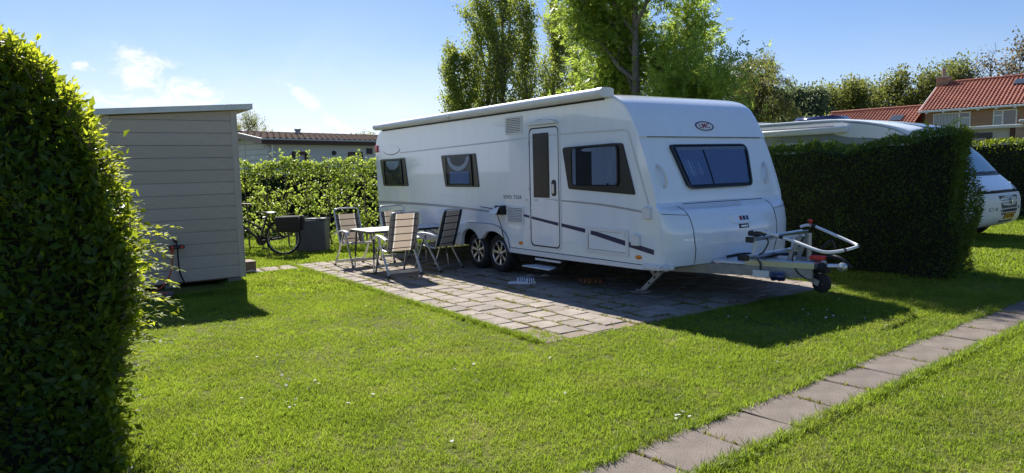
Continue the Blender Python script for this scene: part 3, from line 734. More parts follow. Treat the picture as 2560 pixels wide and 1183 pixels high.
ts = [0, .004, .012, .025, .045, .075, .115, .17, .25, .36, .5, .7, .95, 1.18]; ts = ts + [WC - t for t in ts[-2::-1]]
# front moulding: from the sill up over the curve into the roof
zs = sorted(set([p[1] for p in EDGE_S if p[1] < 2.28] + [1.06, 1.075, 1.09, 1.11, 1.13, 1.15, 1.17, 1.94, 1.95, 1.96]))
rows = [[mf(t, z, 0) for t in ts] for z in zs]
up_ = [p for p in EDGE_S if p[1] >= 2.26]
roofp = up_ + [(x, 2.48) for x in (2.0, 1, 0, -1, -2, -3, -3.6)] + cat([(-3.75, 2.478), (-3.956, 2.446), (-4.14, 2.38), (-4.25, 2.27), (-4.315, 2.12)], 3) + [(-4.318, 1.9), (-4.312, 1.62), (-4.295, 1.3), (-4.28, 1.0), (-4.265, .7), (-4.255, .42)]
fr = MB(); fr.grid(rows); part('front_panel', fr, 'gelfront', car, smooth=40)
rr = []
for i, (s, z) in enumerate(roofp):
    a, b = roofp[max(i - 1, 0)], roofp[min(i + 1, len(roofp) - 1)]
    d = (b[0] - a[0], b[1] - a[1]); L = math.hypot(*d); nx, nz = d[1] / L, -d[0] / L
    if s > 0 and z < 2.27: nx, nz = 1, 0
    rr.append([(s + nx * .05 * sup(t, 6), t, z + nz * .05 * sup(t, 6)) for t in ts])
rf = MB(); rf.grid(rr); part('roof', rf, 'gel', car, smooth=40)
arch_cut = [(-.95, .42), (-.93, .52), (-.84, .63), (-.72, .69), (.05, .69), (.27, .65), (.42, .54), (.49, .42)]
side = [(s, z) for s, z in EDGE_S if z > .42] + roofp[len(up_):] + arch_cut + [(3.49, .42)]
for nm, tt in (('side_wall', 0.0), ('side_wall', WC)):
    mb = MB(); q = [(s, tt, z) for s, z in side]
    if tt: mb.add(q[::-1], [list(range(len(q)))])
    else: mb.add(q, [list(range(len(q)))])
    part(nm, mb, 'gel', car)
fl = MB(); fl.box(-4.2, .36, .40, 3.45, 2.0, .46); fl.box(-4.2, .03, .402, -1.0, .36, .45); fl.box(.53, .03, .402, 3.44, .36, .45); fl.box(-1.05, .36, .40, .56, .40, .80); fl.box(-1.05, .02, .72, .56, .40, .74)
fl.box(-3.9, .45, .30, 3.2, .51, .40); fl.box(-3.9, 1.85, .30, 3.2, 1.91, .40); fl.box(.55, .15, .24, .95, .40, .40); fl.box(-.6, .3, .27, .15, 2.05, .35)
part('underfloor', fl, 'dark', car)
sk = MB(); sk.plate([(.505, .368), (.505, .437), (3.33, .437), (3.52, .437), (3.60, .45), (3.56, .40), (3.3, .385), (1.7, .368)], ms, -.01, .018, .006)
part('sill_trim', sk, 'aluwhite', car); sk = MB(); sk.plate([(-4.27, .37), (-4.27, .437), (-1.07, .437), (-1.07, .37)], ms, -.01, .018, .006); part('sill_trim', sk, 'aluwhite', car)
sl = MB(); sl.tube([ms(.51, .441, .006), ms(3.42, .441, .006)], .004, 5); part('sill_seam', sl, 'seal', car)
ao = [(-1.06, .372), (-1.03, .47), (-1.0, .56), (-.93, .66), (-.82, .73), (-.72, .76), (-.3, .768), (.05, .767), (.2, .74), (.3, .705), (.4, .64), (.46, .567), (.49, .476), (.508, .372)]
ai = [(.48, .38), (.45, .47), (.38, .56), (.267, .623), (.15, .655), (.047, .664), (-.08, .65), (-.16, .622), (-.21, .575), (-.26, .53), (-.32, .513), (-.38, .545), (-.452, .608), (-.55, .655), (-.65, .666), (-.75, .65), (-.84, .60), (-.90, .52), (-.928, .373)]
am = MB(); am.plate(ao + ai, ms, -.03, .03); part('wheel_arch_moulding', am, 'aluwhite', car)
al = MB(); al.tube([ms(a, b, .012) for a, b in ao], .006, 6); part('wheel_arch_seam', al, 'seal', car)
# wheels
def wheel(s, t, z, rad=.302):
    mb = MB(); c = (s, t, z); ax = (0, 1, 0)
    mb.lathe([(.19, .015), (.205, .0), (.245, -.006), (.275, .0), (.292, .02), (rad, .045), (rad, .135), (.29, .165), (.25, .18), (.19, .17)], c, ax, 40)
    w = part('wheel', mb, 'rubber', car, smooth=40)
    d = MB(); d.lathe([(.0, .07), (.15, .07), (.178, .05), (.192, .012)], c, ax, 36); part('wheel_dish', d, 'dark', w, smooth=40)
    r_ = MB(); r_.lathe([(.176, .03), (.180, .008), (.192, .002), (.200, .008), (.198, .03)], c, ax, 40)
    for k in range(7):
        a = 2 * math.pi * k / 7 + .3; ca, sa = math.cos(a), math.sin(a); px, pz = -sa, ca
        q = []
        for rad_, hw, y in ((.035, .019, .018), (.10, .017, .022), (.187, .026, .010)):
            for sgn in (-1, 1): q.append((s + ca * rad_ + px * hw * sgn, t + y, z + sa * rad_ + pz * hw * sgn))
            for sgn in (1, -1): q.append((s + ca * rad_ + px * hw * .6 * sgn, t + y + .03, z + sa * rad_ + pz * hw * .6 * sgn))
        r_.add(q, [(0, 1, 5, 4), (4, 5, 9, 8), (1, 2, 6, 5), (5, 6, 10, 9), (0, 4, 7, 3), (4, 8, 11, 7), (3, 2, 1, 0)])
    part('rim', r_, 'rim', w)
    h = MB(); h.lathe([(.0, .008), (.03, .008), (.045, .02), (.05, .06)], c, ax, 16); part('hub_cap', h, 'rim', w, smooth=40)
wheel(-.545, .055, .312); wheel(.105, .055, .312)
for s in (-.545, .105):
    mb = MB(); mb.lathe([(.05, .0), (.29, .0), (.302, .03), (.302, .14), (.28, .17), (.05, .17)], (s, 2.10, .312), (0, 1, 0), 28); part('wheel', mb, 'rubber', car, smooth=40)
# side windows
def side_window(outer, pane, curtain=None, rad=.05):
    f = MB(); f.plate(rpoly(outer, .03), ms, .001, .014, .004); fo = part('window', f, 'blackframe', car)
    p = MB(); p.plate(rpoly(pane, rad, 5), ms, .0265, .031, .004)
    part('pane', p, 'pane', fo)
    fr_ = MB(); o_ = rpoly(pane, rad, 5); fr_.ring(o_, inset(o_, .022), ms, .012, .034); part('pane_frame', fr_, 'blackframe', fo)
    return fo
w1 = side_window([(-4.114, 1.88), (-2.99, 1.885), (-2.872, 1.348), (-3.99, 1.346)], [(-3.93, 1.868), (-3.13, 1.868), (-3.07, 1.36), (-3.88, 1.36)])
w2 = side_window([(-1.557, 1.882), (-.419, 1.884), (-.327, 1.344), (-1.434, 1.343)], [(-1.39, 1.872), (-.545, 1.872), (-.50, 1.355), (-1.36, 1.355)])
w3 = side_window([(1.815, 1.87), (1.87, 1.886), (2.80, 1.90), (2.979, 1.893), (3.19, 1.27), (1.93, 1.332)], [(2.0, 1.888), (2.91, 1.884), (2.915, 1.362), (2.005, 1.362)], rad=.09)
def half_disc(cx, cz, a, b, n=14): return [(cx + a * math.cos(math.pi + math.pi * i / n), cz + b * math.sin(math.pi + math.pi * i / n)) for i in range(n + 1)]
mb = MB(); mb.plate(half_disc(-3.53, 1.835, .30, .17), ms, .015, .018); part('pale_panel', mb, 'silver', w1)  # silver half disc set behind the upper pane
mb = MB(); o_ = half_disc(-.97, 1.85, .36, .24); i_ = half_disc(-.97, 1.835, .27, .15); mb.plate(o_ + i_[::-1], ms, .015, .018); part('pale_panel', mb, 'silver', w2)
mb = MB(); mb.plate(rect(-1.25, 1.40, -.62, 1.60), ms, .015, .017); part('folded_bedding', mb, 'bluecurtain', w2)
def curtain(x0, x1, z0, z1, nf, amp, mp, off, parent, m_):
    n = nf * 8; rows = [[mp(x0 + (x1 - x0) * i / n, z, off + amp * math.sin(2 * math.pi * i / 8 + .5 * math.sin(i)) + .0) for i in range(n + 1)] for z in (z0, (z0 + z1) / 2, z1)]
    mb = MB(); mb.grid(rows); part('curtain', mb, m_, parent, smooth=60)
curtain(2.42, 2.88, 1.39, 1.86, 6, .004, ms, .0195, w3, 'curtain'); curtain(2.03, 2.10, 1.39, 1.86, 2, .004, ms, .0195, w3, 'curtain')
mb = MB(); mb.plate(ellipse(2.37, 1.835, .155, .022, 20), ms, .015, .019); part('interior_lamp', mb, 'silver', w3)
for sx in (2.15, 2.72):
    mb = MB(); mb.bbox(sx - .02, -.026, 1.385, sx + .02, -.015, 1.41, .002); part('window_catch', mb, 'black', w3)
# ventilation grilles
def grille(x0, x1, z0, z1):
    o_ = rpoly(rect(x0, z0, x1, z1), .012, 3); i_ = rpoly(rect(x0 + .028, z0 + .022, x1 - .028, z1 - .022), .008, 3)
    f = MB(); f.ring(o_, i_, ms, -.002, .016); g_ = part('ventilation_grille', f, 'plastic', car)
    b = MB(); b.plate(i_, ms, .0006, .002); part('grille_recess', b, 'dark', g_)
    n = 8; dz = (z1 - z0 - .05) / n; sm = MB()
    sm.box(-(x1 - x0) / 2 + .02, -.007, -dz * .30, (x1 - x0) / 2 - .02, .007, dz * .30); me = sm.mesh('slat'); me.materials.append(M['plastic'])
    for k in range(n):
        o = link('slat', me, None, g_, ((x0 + x1) / 2, -.009, z0 + .025 + dz * (k + .5))); o.rotation_euler = (R(28), 0, 0)
grille(.46, .886, 2.125, 2.376); grille(.449, .879, .815, 1.06)
# entrance door
DX0, DX1, DZ0, DZ1 = 1.052, 1.735, .508, 2.186
dpo = rpoly(rect(DX0, DZ0, DX1, DZ1), .085, 6); dpi = rpoly(rect(DX0 + .018, DZ0 + .018, DX1 - .022, DZ1 - .018), .075, 6)
se_ = MB(); se_.ring(dpo, dpi, ms, -.001, .007); part('door_seal', se_, 'seal', car)
of_ = MB(); of_.ring(rpoly(rect(DX0 - .02, DZ0 - .022, DX1 + .022, DZ1 + .02), .1, 6), dpo, ms, -.001, .012); part('door_frame', of_, 'aluwhite', car)
dm_ = MB(); dm_.plate(dpi, ms, -.002, .010, .006); door = part('door', dm_, 'gel', car)
mb = MB(); mb.plate(rpoly(rect(1.148, 1.205, 1.518, 2.105), .02, 3), ms, .010, .016, .003); part('door_window', mb, 'blackframe', door)
mb = MB(); mb.plate(rpoly(rect(1.17, 1.33, 1.50, 2.08), .015, 3), ms, .0155, .019); part('pane', mb, 'blackframe', door)
mb = MB(); mb.plate(rpoly(rect(1.565, 1.23, 1.668, 1.455), .045, 5), ms, .009, .016, .003); part('handle_plate', mb, 'black', door)
mb = MB(); mb.plate(rpoly(rect(1.593, 1.265, 1.642, 1.40), .02, 4), ms, .015, .034, .005); part('handle', mb, 'alu', door)
for z in (.75, 1.3, 1.95):
    mb = MB(); mb.bbox(DX0 - .026, -.024, z, DX0 + .004, -.010, z + .05, .003); part('hinge', mb, 'plastic', door)
mb = MB(); mb.plate([(1.045, 2.222)] + [(1.045 + .70 * i / 12, 2.235 + .058 * math.sin(math.pi * i / 12) ** .7) for i in range(1, 12)] + [(1.745, 2.222)], ms, -.002, .055, .02); part('awning_light', mb, 'plastic', car, smooth=50)
for sx, z in ((.93, 1.165), (1.02, 1.05), (1.165, 1.17)):
    mb = MB(); mb.bbox(sx, -.028, z - .012, sx + .05, 0, z + .012, .004); part('door_catch', mb, 'plastic', car)
# printed stripes and lettering on the side
def stripe(pts, m_, off, parent=None, name='stripe'):
    mb = MB(); up_s = cat([(a, b) for a, b, c in pts], 4); lo_s = cat([(a, c) for a, b, c in pts], 4)
    mb.grid([[ms(a, b, off) for a, b in up_s], [ms(a, b, off) for a, b in lo_s]]); part(name, mb, m_, parent or car)
BL = [(-.337, 1.036, 1.026), (.407, 1.0, .978), (.893, .954, .919), (1.748, .864, .82), (2.417, .802, .743), (3.07, .70, .637), (3.482, .634, .574)]
bx = [p[0] for p in BL]
def blue(x0, x1, off, parent=None):
    xs = np.linspace(x0, x1, max(3, int((x1 - x0) / .12))); mb = MB()
    mb.grid([[ms(x, np.interp(x, bx, [p[1] for p in BL]), off) for x in xs], [ms(x, np.interp(x, bx, [p[2] for p in BL]), off) for x in xs]]); part('blue_stripe', mb, 'navy', parent or car)
blue(-.337, .448, .003); blue(.88, DX0 - .02, .003); blue(DX0 + .03, DX1 - .035, .0125, door); blue(DX1 + .024, 2.266, .003); blue(3.068, 3.482, .003)
stripe([(-4.262, 1.043, .99), (-2.655, 1.045, 1.0), (-1.066, 1.015, .983), (.015, .977, .945), (.26, .967, .936)], 'greyprint', .002, name='grey_stripe')
stripe([(1.40, 1.187, 1.184), (1.55, 1.186, 1.178), (1.70, 1.183, 1.168)], 'greyprint', .0125, door, 'grey_stripe')
stripe([(1.76, 1.181, 1.163), (2.58, 1.15, 1.124), (3.308, 1.083, 1.058)], 'greyprint', .002, name='grey_stripe')
def pale(x0, x1, off, parent=None): stripe([(x0 + (x1 - x0) * i / 6, np.interp(x0 + (x1 - x0) * i / 6, [-3.25, -1.5, .5, 1.78, 3.0], [1.99, 2.02, 2.052, 2.078, 2.06]), np.interp(x0 + (x1 - x0) * i / 6, [-3.25, -1.5, .5, 1.78, 3.0], [1.975, 2.0, 2.032, 2.056, 2.036])) for i in range(7)], 'palegrey', off, parent, 'pale_stripe')
pale(-3.2, DX0 - .02, .002); pale(DX0 + .03, 1.146, .0125, door); pale(1.52, DX1 - .035, .0125, door); pale(DX1 + .024, 3.0, .002)
mb = MB(); cl = cat([(3.0, 2.048), (3.065, 2.02), (3.10, 1.95), (3.17, 1.76), (3.30, 1.42), (3.40, 1.16)], 4)
mb.grid([[ms(a - .012, b - .004, .002) for a, b in cl], [ms(a + .012, b + .004, .002) for a, b in cl]]); part('pale_stripe', mb, 'palegrey', car)
link('lettering', text_mesh('VIVO 735K', .082, lambda a, b, c: ms(.59 + a * 1.12, 1.197 + b, c), .0022, spacing=1.15), 'navy', car, kind='stuff')
# oval emblem at the rear of the side
mb = MB(); mb.plate(ellipse(-3.58, 2.055, .36, .088), ms, -.001, .005, .003); em = part('oval_emblem', mb, 'gel', car)
lo = [(-3.58 + .37 * math.cos(a), 2.052 + .098 * math.sin(a)) for a in np.linspace(math.pi * 1.06, math.pi * 1.98, 24)]; hi = [(-3.58 + .362 * math.cos(a), 2.057 + .087 * math.sin(a)) for a in np.linspace(math.pi * 1.98, math.pi * 1.06, 24)]
mb = MB(); mb.plate(lo + hi, ms, .0, .006); part('emblem_edge', mb, 'navy', em)
# lamps, sockets, service hatch, mains inlet
for sx in (.786, 3.229):
    mb = MB(); mb.plate(ellipse(sx, .526, .052, .026, 18), ms, -.001, .012, .006); part('side_marker_lamp', mb, 'amber', car, smooth=50)
mb = MB(); mb.bbox(-4.345, -.03, 2.03, -4.20, .03, 2.17, .012); part('rear_marker_lamp', mb, 'redlens', car)
for x0, x1, z0, z1 in ((3.314, 3.445, .988, 1.124), (3.128, 3.264, .665, .794)):
    mb = MB(); mb.plate(rpoly(rect(x0, z0, x1, z1), .012, 3), ms, -.001, .04, .012); c_ = part('socket_cover', mb, 'plastic', car)
    mb = MB(); mb.bbox(x0 + .04, -.048, z1 - .012, x1 - .04, -.01, z1 + .008, .003); part('cover_hinge', mb, 'plastic', c_)
ho = rpoly(rect(2.268, .513, 3.066, .842), .025, 3); hi_ = rpoly(rect(2.318, .56, 3.016, .80), .012, 3)
mb = MB(); mb.ring(ho, hi_, ms, -.001, .014); hatch = part('service_hatch', mb, 'plastic', car)
mb = MB(); mb.plate(hi_, ms, -.001, .006); part('hatch_panel', mb, 'gel', hatch)
xs = np.linspace(2.37, 3.015, 6); mb = MB(); mb.grid([[ms(x, min(.797, np.interp(x, bx, [p[1] for p in BL])), .0085) for x in xs], [ms(x, np.interp(x, bx, [p[2] for p in BL]), .0085) for x in xs]]); part('blue_stripe', mb, 'navy', hatch)
mb = MB(); so_ = rpoly(rect(2.29, .535, 3.04, .82), .02, 3); mb.tube([ms(a, b, .0065) for a, b in hi_], .004, 4, closed=True); part('hatch_seam', mb, 'seal', hatch)
for sx in (2.35, 2.985):
    mb = MB(); mb.plate(ellipse(sx, .79, .028, .028, 12), ms, .006, .02, .004); part('hatch_lock', mb, 'plastic', hatch)
mb = MB(); mb.add([ms(.12, .945, 0), ms(.40, .945, 0), ms(.40, 1.075, 0), ms(.26, 1.075, 0), ms(.10, .955, .13), ms(.36, .945, .15), ms(.38, 1.06, .10), ms(.24, 1.072, .06)], [(4, 5, 6, 7), (7, 6, 2, 3), (0, 1, 5, 4), (0, 4, 7, 3)])
inlet = part('mains_inlet_flap', mb, 'plastic', car)
mb = MB(); mb.plate(rpoly(rect(.24, .93, .415, 1.07), .02, 3), ms, .0, .10, .004); part('inlet_plug', mb, 'black', inlet)
tag(link('power_cable', (lambda q: (q.tube([cw(*p) for p in cat([(.30, -.09, .93), (.30, -.06, .85), (.335, -.045, .75), (.37, -.045, .62), (.43, -.045, .50), (.50, -.03, .38), (.52, .05, .22), (.60, .2, .06), (.8, .5, .02), (1.6, .9, .02)], 4)], .007, 6), q.mesh('power_cable', 40))[1])(MB()), 'black'), 'black power cable hanging from the inlet flap on the caravan side', 'cable')
# front: window, seams, badge, locker handle, grab handles
fw_o = rpoly([(.45, 1.862), (1.90, 1.872), (1.83, 1.325), (.62, 1.318)], [.07, .12, .08, .10], 6)
mb = MB(); mb.plate(fw_o, mf, -.002, .014, .006); fwin = part('window', mb, 'blackframe', car, label='wide tinted front window with blue curtains')
fw_i = inset(fw_o, .055)
mb = MB(); mb.ring(fw_o, inset(fw_o, .03), mf, .008, .040); part('pane_frame', mb, 'blackframe', fwin)
mb = MB(); mb.plate(inset(fw_o, .028), mf, .034, .0365, .0); part('pane', mb, 'pane', fwin)
def cur(t0, t1, n):
    rows = []
    for z in (1.37, 1.5, 1.65, 1.83):
        k = (z - 1.318) / .55; lo_, hi2 = .62 - .17 * k + .075, 1.83 + .07 * k - .06; q = []
        for i in range(n * 6 + 1):
            u = t0 + (t1 - t0) * i / (n * 6); t = lo_ + (hi2 - lo_) * u; q.append(mf(t, z, .028 + .0012 * math.sin(2 * math.pi * i / 6 + math.sin(i * .7))))
        rows.append(q)
    mb = MB(); mb.grid(rows); part('curtain', mb, 'bluecurtain', fwin, smooth=60)
cur(0, .36, 8); cur(.385, 1, 13)
mb = MB(); mb.plate([(.56, 1.83), (1.86, 1.84), (1.858, 1.80), (.57, 1.79)], mf, .0305, .0320); part('pale_panel', mb, 'curtain', fwin)
sm_ = MB(); sm_.tube([mf(t, 1.955, .002) for t in np.linspace(.12, 2.24, 20)], .005, 5); part('front_seam', sm_, 'seal', car)
sm_ = MB(); sm_.tube([mf(t, 1.15, .004) for t in np.linspace(.46, 1.98, 18)], .004, 5); part('front_seam', sm_, 'seal', car)
sm_ = MB(); sm_.tube([mf(t, z, .001) for t, z in cat([(.34, 1.13), (.37, 1.06), (.385, .95), (.40, .75), (.42, .6), (.44, .41)], 5)], .005, 5); part('locker_seam', sm_, 'seal', car)
sm_ = MB(); sm_.tube([mf(t, z, .001) for t, z in cat([(2.02, 1.13), (1.99, 1.06), (1.975, .95), (1.96, .75), (1.94, .6), (1.92, .41)], 5)], .005, 5); part('locker_seam', sm_, 'seal', car)
for t0, t1 in ((.02, .37), (1.99, 2.34)):
    sm_ = MB(); sm_.tube([mf(t, 1.0 + .04 * abs(t - 1.18) ** 2, .001) for t in np.linspace(t0, t1, 14)], .0035, 5); part('corner_seam', sm_, 'seal', car)
mb = MB(); mb.plate(ellipse(1.20, 2.10, .172, .062), mf, .001, .008, .003); bd = part('oval_badge', mb, 'whitepaint', car)
mb = MB(); e0 = ellipse(1.20, 2.10, .172, .062); mb.ring(e0, ellipse(1.20, 2.10, .152, .050), mf, .006, .0115); part('badge_ring', mb, 'navy', bd)
link('lettering', text_mesh('LMC', .088, lambda a, b, c: mf(1.20 + a * 1.15, 2.10 + b, c), .0095, bold=True, spacing=1.05), 'redprint', bd, kind='stuff')
mb = MB()   # serifs of the badge letters
for x0, z0, w_ in ((1.075, 2.133, .024),): mb.plate(rect(x0, z0 - .002, x0 + w_, z0 + .002), mf, .009, .0107)
part('letter_serifs', mb, 'redprint', bd)
mb = MB(); mb.plate(rpoly([(1.03, 1.0), (1.52, 1.0), (1.47, .885), (1.08, .885)], .03, 4), mf, -.004, .016, .01); lh = part('locker_handle', mb, 'gelfront', car)
for k, (mm) in enumerate(('redprint', 'navy', 'slateprint')):
    x0 = 1.215 + k * .062; mb = MB(); mb.plate(rect(x0, .92, x0 + .046, .972), mf, .014, .0185); part('flag_mark', mb, mm, lh)
mb = MB(); mb.plate(rpoly(rect(1.185, .825, 1.36, .875), .008, 2), mf, .0, .012, .003); lk = part('lock_plate', mb, 'black', car)
mb = MB(); mb.plate(rpoly(rect(1.205, .84, 1.335, .86), .004, 2), mf, .010, .0145); part('lock_strip', mb, 'alu', lk)
for tt, sg in ((.20, 1), (2.17, -1)):
    pts = cat([(fs(1.60, tt) + .0, tt - .02 * sg, 1.62), (fs(1.58, tt) + .045, tt, 1.57), (fs(1.48, tt) + .06, tt + .02 * sg, 1.48), (fs(1.40, tt) + .045, tt + .03 * sg, 1.40), (fs(1.36, tt), tt + .03 * sg, 1.35)], 4)
    mb = MB(); mb.tube(pts, .019, 8); part('grab_handle', mb, 'plastic', car, smooth=60)
mb = MB(); mb.bbox(3.30, -.03, .392, 3.56, .14, .468, .02); mb.add([(3.56, -.02, .40), (3.69, .10, .41), (3.69, .10, .46), (3.56, -.02, .462), (3.50, .14, .40), (3.62, .2, .41), (3.62, .2, .46), (3.50, .14, .462)], [(0, 1, 2, 3), (3, 2, 6, 7), (1, 5, 6, 2), (0, 4, 5, 1)])
cb = part('corner_bumper', mb, 'plastic', car)
mb = MB(); mb.lathe([(0, .016), (.03, .012), (.045, 0)], (3.635, .035, .437), (.75, -.66, .1), 16); part('position_lamp', mb, 'clear', cb, smooth=60)
# awning box on the roof edge
prof = [(-.135 + .055 * math.cos(a), 2.517 + .055 * math.sin(a)) for a in np.linspace(math.pi * .5, math.pi * 1.5, 10)] + [(-.01, 2.462), (.03, 2.47), (.03, 2.555), (-.02, 2.572)]
mb = MB()
def ext(x0, x1, pr): 
    n = len(pr); vs_ = [(x, a, b) for x in (x0, x1) for a, b in pr]; mb.add(vs_, [[i, (i + 1) % n, n + (i + 1) % n, n + i] for i in range(n)] + [list(range(n)), list(range(n, 2 * n))[::-1]])
ext(-3.93, -.955, prof); ext(-.935, 2.70, prof); aw = part('awning_box', mb, 'aluwhite', car, smooth=30)
mb = MB(); big = [(a * 1.03, 2.517 + (b - 2.517) * 1.06) for a, b in prof]; ext(2.70, 2.79, big); part('awning_end_cap', mb, 'plastic', aw, smooth=30); mb = MB(); ext(-4.0, -3.93, big); part('awning_end_cap', mb, 'plastic', aw, smooth=30)
mb = MB(); ext(-.975, -.915, [(a * 1.02, 2.517 + (b - 2.517) * 1.04) for a, b in prof]); part('awning_clamp', mb, 'alu', aw)
mb = MB(); mb.box(-3.95, -.012, 2.438, 2.66, .012, 2.458); part('awning_rail', mb, 'seal', aw)
for sx, t0 in ((1.35, .55), (-2.6, .7)):
    mb = MB(); mb.bbox(sx, t0, 2.525, sx + .75, t0 + .75, 2.575, .015); sk_ = part('rooflight', mb, 'plastic', car)
    mb = MB(); mb.bbox(sx + .08, t0 + .08, 2.57, sx + .67, t0 + .67, 2.592, .02); part('rooflight_dome', mb, 'solar', sk_)
# entrance step
mb = MB(); mb.bar((.95, .125, .215), (1.60, .125, .215), .02, .05); stp = part('entrance_step', mb, 'black', car)
for a, b in (((.97, .12, .22), (.97, -.10, .185)), ((1.58, .12, .22), (1.58, -.10, .185))): mb = MB(); mb.bar(a, b, .02, .045); part('side_cheek', mb, 'black', stp)
for a, b in (((1.0, .10, .20), (1.2, .3, .38)), ((1.55, .10, .20), (1.6, .3, .38))): mb = MB(); mb.bar(a, b, .03, .03); part('step_arm', mb, 'black', stp)
for k in range(4):
    mb = MB(); mb.bbox(.96, -.115 + k * .062, .205, 1.59, -.062 + k * .062, .222, .005); part('step_slat', mb, 'aluwhite', stp)
mb = MB(); mb.bbox(1.12, .005, .305, 1.70, .03, .335, .004); part('step_edge', mb, 'aluwhite', stp)
# corner steady
mb = MB(); mb.bar((3.28, .44, .40), (2.90, .37, .035), .055, .02, (0, 1, 0)); mb.bar((2.92, .46, .38), (3.10, .43, .22), .05, .02, (0, 1, 0)); mb.bar((3.28, .50, .40), (2.90, .43, .035), .02, .03, (0, 1, 0)); st = part('corner_steady', mb, 'galv', car)
mb = MB(); mb.bbox(2.78, .28, .012, 2.97, .48, .035, .006); mb.bbox(2.83, .33, .035, 2.93, .43, .06, .006); part('steady_foot', mb, 'galv', st)
for k in range(3):
    f_ = .25 + .22 * k; mb = MB(); mb.lathe([(0, -.013), (.016, -.013)], (3.28 - .38 * f_, .44 - .07 * f_, .40 - .365 * f_), (0, 1, 0), 10); part('steady_hole', mb, 'dark', st)
# drawbar
mb = MB()
for t0 in (.42, 1.94): mb.bar((3.1, t0, .375), (4.80, 1.18 + (t0 - 1.18) * .10, .385), .06, .115)
db = part('drawbar', mb, 'galv', car)
mb = MB(); mb.plate([(4.12, .82), (4.84, 1.06), (4.84, 1.30), (4.12, 1.54)], lambda a, b, o: (a, b, o), .44, .515, .02); part('drawbar_cover', mb, 'alu', db)
mb = MB(); mb.plate([(3.75, .72), (4.14, .84), (4.14, 1.50), (3.75, 1.66)], lambda a, b, o: (a, b, o), .445, .475, .01); part('cover_plate', mb, 'aluwhite', db)
mb = MB(); mb.tube(cat([(4.82, 1.18, .47), (4.95, 1.18, .47), (5.06, 1.18, .48)], 3), .032, 10); mb.lathe([(0, -.04), (.045, -.03), (.052, 0), (.045, .03), (0, .04)], (5.10, 1.18, .475), (0, 1, 0), 14); part('coupling_head', mb, 'alu', db, smooth=50)
mb = MB(); mb.tube([(4.78 + .03 * i, 1.18, .445) for i in range(6)], [.055, .062, .052, .062, .052, .058], 12); part('drawbar_bellows', mb, 'rubber', db)
mb = MB(); mb.tube(cat([(4.80, 1.22, .53), (4.95, 1.22, .575), (5.05, 1.22, .56), (5.14, 1.22, .50), (5.18, 1.22, .47)], 4), [.012] * 4 + [.022] * 8 + [.016] * 5, 8); part('stabiliser_lever', mb, 'black', db, smooth=50)
mb = MB(); mb.bbox(4.72, 1.14, .53, 4.88, 1.26, .575, .015); part('lever_grip', mb, 'redplastic', db)
mb = MB(); mb.bar((4.28, .75, .37), (4.46, .80, .37), .006, .075); part('drawbar_label', mb, 'whitepaint', db)
mb = MB(); mb.lathe([(.0, 0), (.05, 0), (.05, .035), (.042, .04), (.042, .07), (.055, .075), (.05, .14), (0, .14)], (4.47, .83, .35), (.9, .3, 0), 14); part('plug_holder', mb, 'solar', db, smooth=40)
mb = MB(); mb.tube([(4.70, 1.18, .33), (4.70, 1.18, .82)], .027, 12); jk = part('jockey_wheel_post', mb, 'galv', db, smooth=40)
mb = MB(); mb.lathe([(.03, -.035), (.085, -.035), (.105, -.02), (.105, .02), (.085, .035), (.03, .035), (.03, -.035)], (4.86, 1.18, .275), (0, 1, 0), 22); part('jockey_wheel', mb, 'rubber', jk, smooth=40)
mb = MB(); mb.bar((4.70, 1.125, .34), (4.86, 1.125, .275), .012, .06); mb.bar((4.70, 1.235, .34), (4.86, 1.235, .275), .012, .06); mb.tube([(4.70, 1.12, .335), (4.70, 1.24, .335)], .02, 8); part('jockey_wheel_fork', mb, 'galv', jk)
# bicycle carrier on the drawbar
bc = thing('bicycle_carrier', 'folding aluminium bicycle carrier with white hoop and red knob above the drawbar', 'bike carrier', ORG, CAR_ANG)
def half_pipe(x, z, y0, y1):
    mb = MB(); pr = [(x + .045 * math.cos(a), z + .045 * math.sin(a)) for a in np.linspace(math.pi * 1.0, math.pi * 2.0, 8)] + [(x + .037 * math.cos(a), z + .006 + .037 * math.sin(a)) for a in np.linspace(math.pi * 2.0, math.pi * 1.0, 8)]
    n = len(pr); mb.add([(a, y, b + (y - y0) * .02) for y in (y0, y1) for a, b in pr], [[i, (i + 1) % n, n + (i + 1) % n, n + i] for i in range(n)] + [list(range(n)), list(range(n, 2 * n))[::-1]])
    return mb
r1 = part('wheel_rail', half_pipe(4.30, .775, .68, 1.72), 'alu', bc, smooth=40); r2 = part('wheel_rail', half_pipe(4.24, .565, .66, 1.70), 'alu', bc, smooth=40)
for r_, x, z in ((r1, 4.30, .775), (r2, 4.24, .565)):
    mb = MB(); mb.bbox(x - .05, .645, z - .05, x + .05, .685, z + .015, .01); part('rail_end_cap', mb, 'black', r_)
mb = MB(); mb.bbox(4.20, .74, .79, 4.34, .96, .85, .02); part('clamp_block', mb, 'black', r1)
mb = MB(); mb.bar((4.50, 1.10, .50), (4.64, 1.12, .80), .05, .02, (0, 1, 0)); mb.bar((4.50, 1.26, .50), (4.64, 1.26, .80), .05, .02, (0, 1, 0)); part('pivot_bracket', mb, 'galv', bc)
mb = MB(); mb.bar((4.24, .80, .54), (4.30, .78, .75), .03, .03, (0, 1, 0)); mb.bar((4.20, 1.0, .53), (4.30, 1.10, .75), .03, .03, (0, 1, 0)); mb.bar((4.24, 1.55, .56), (4.30, 1.5, .78), .03, .03, (0, 1, 0)); mb.bar((4.30, 1.2, .74), (4.62, 1.2, .79), .035, .03); mb.bar((4.24, 1.18, .52), (4.52, 1.18, .515), .04, .04); part('carrier_frame', mb, 'aluwhite', bc)
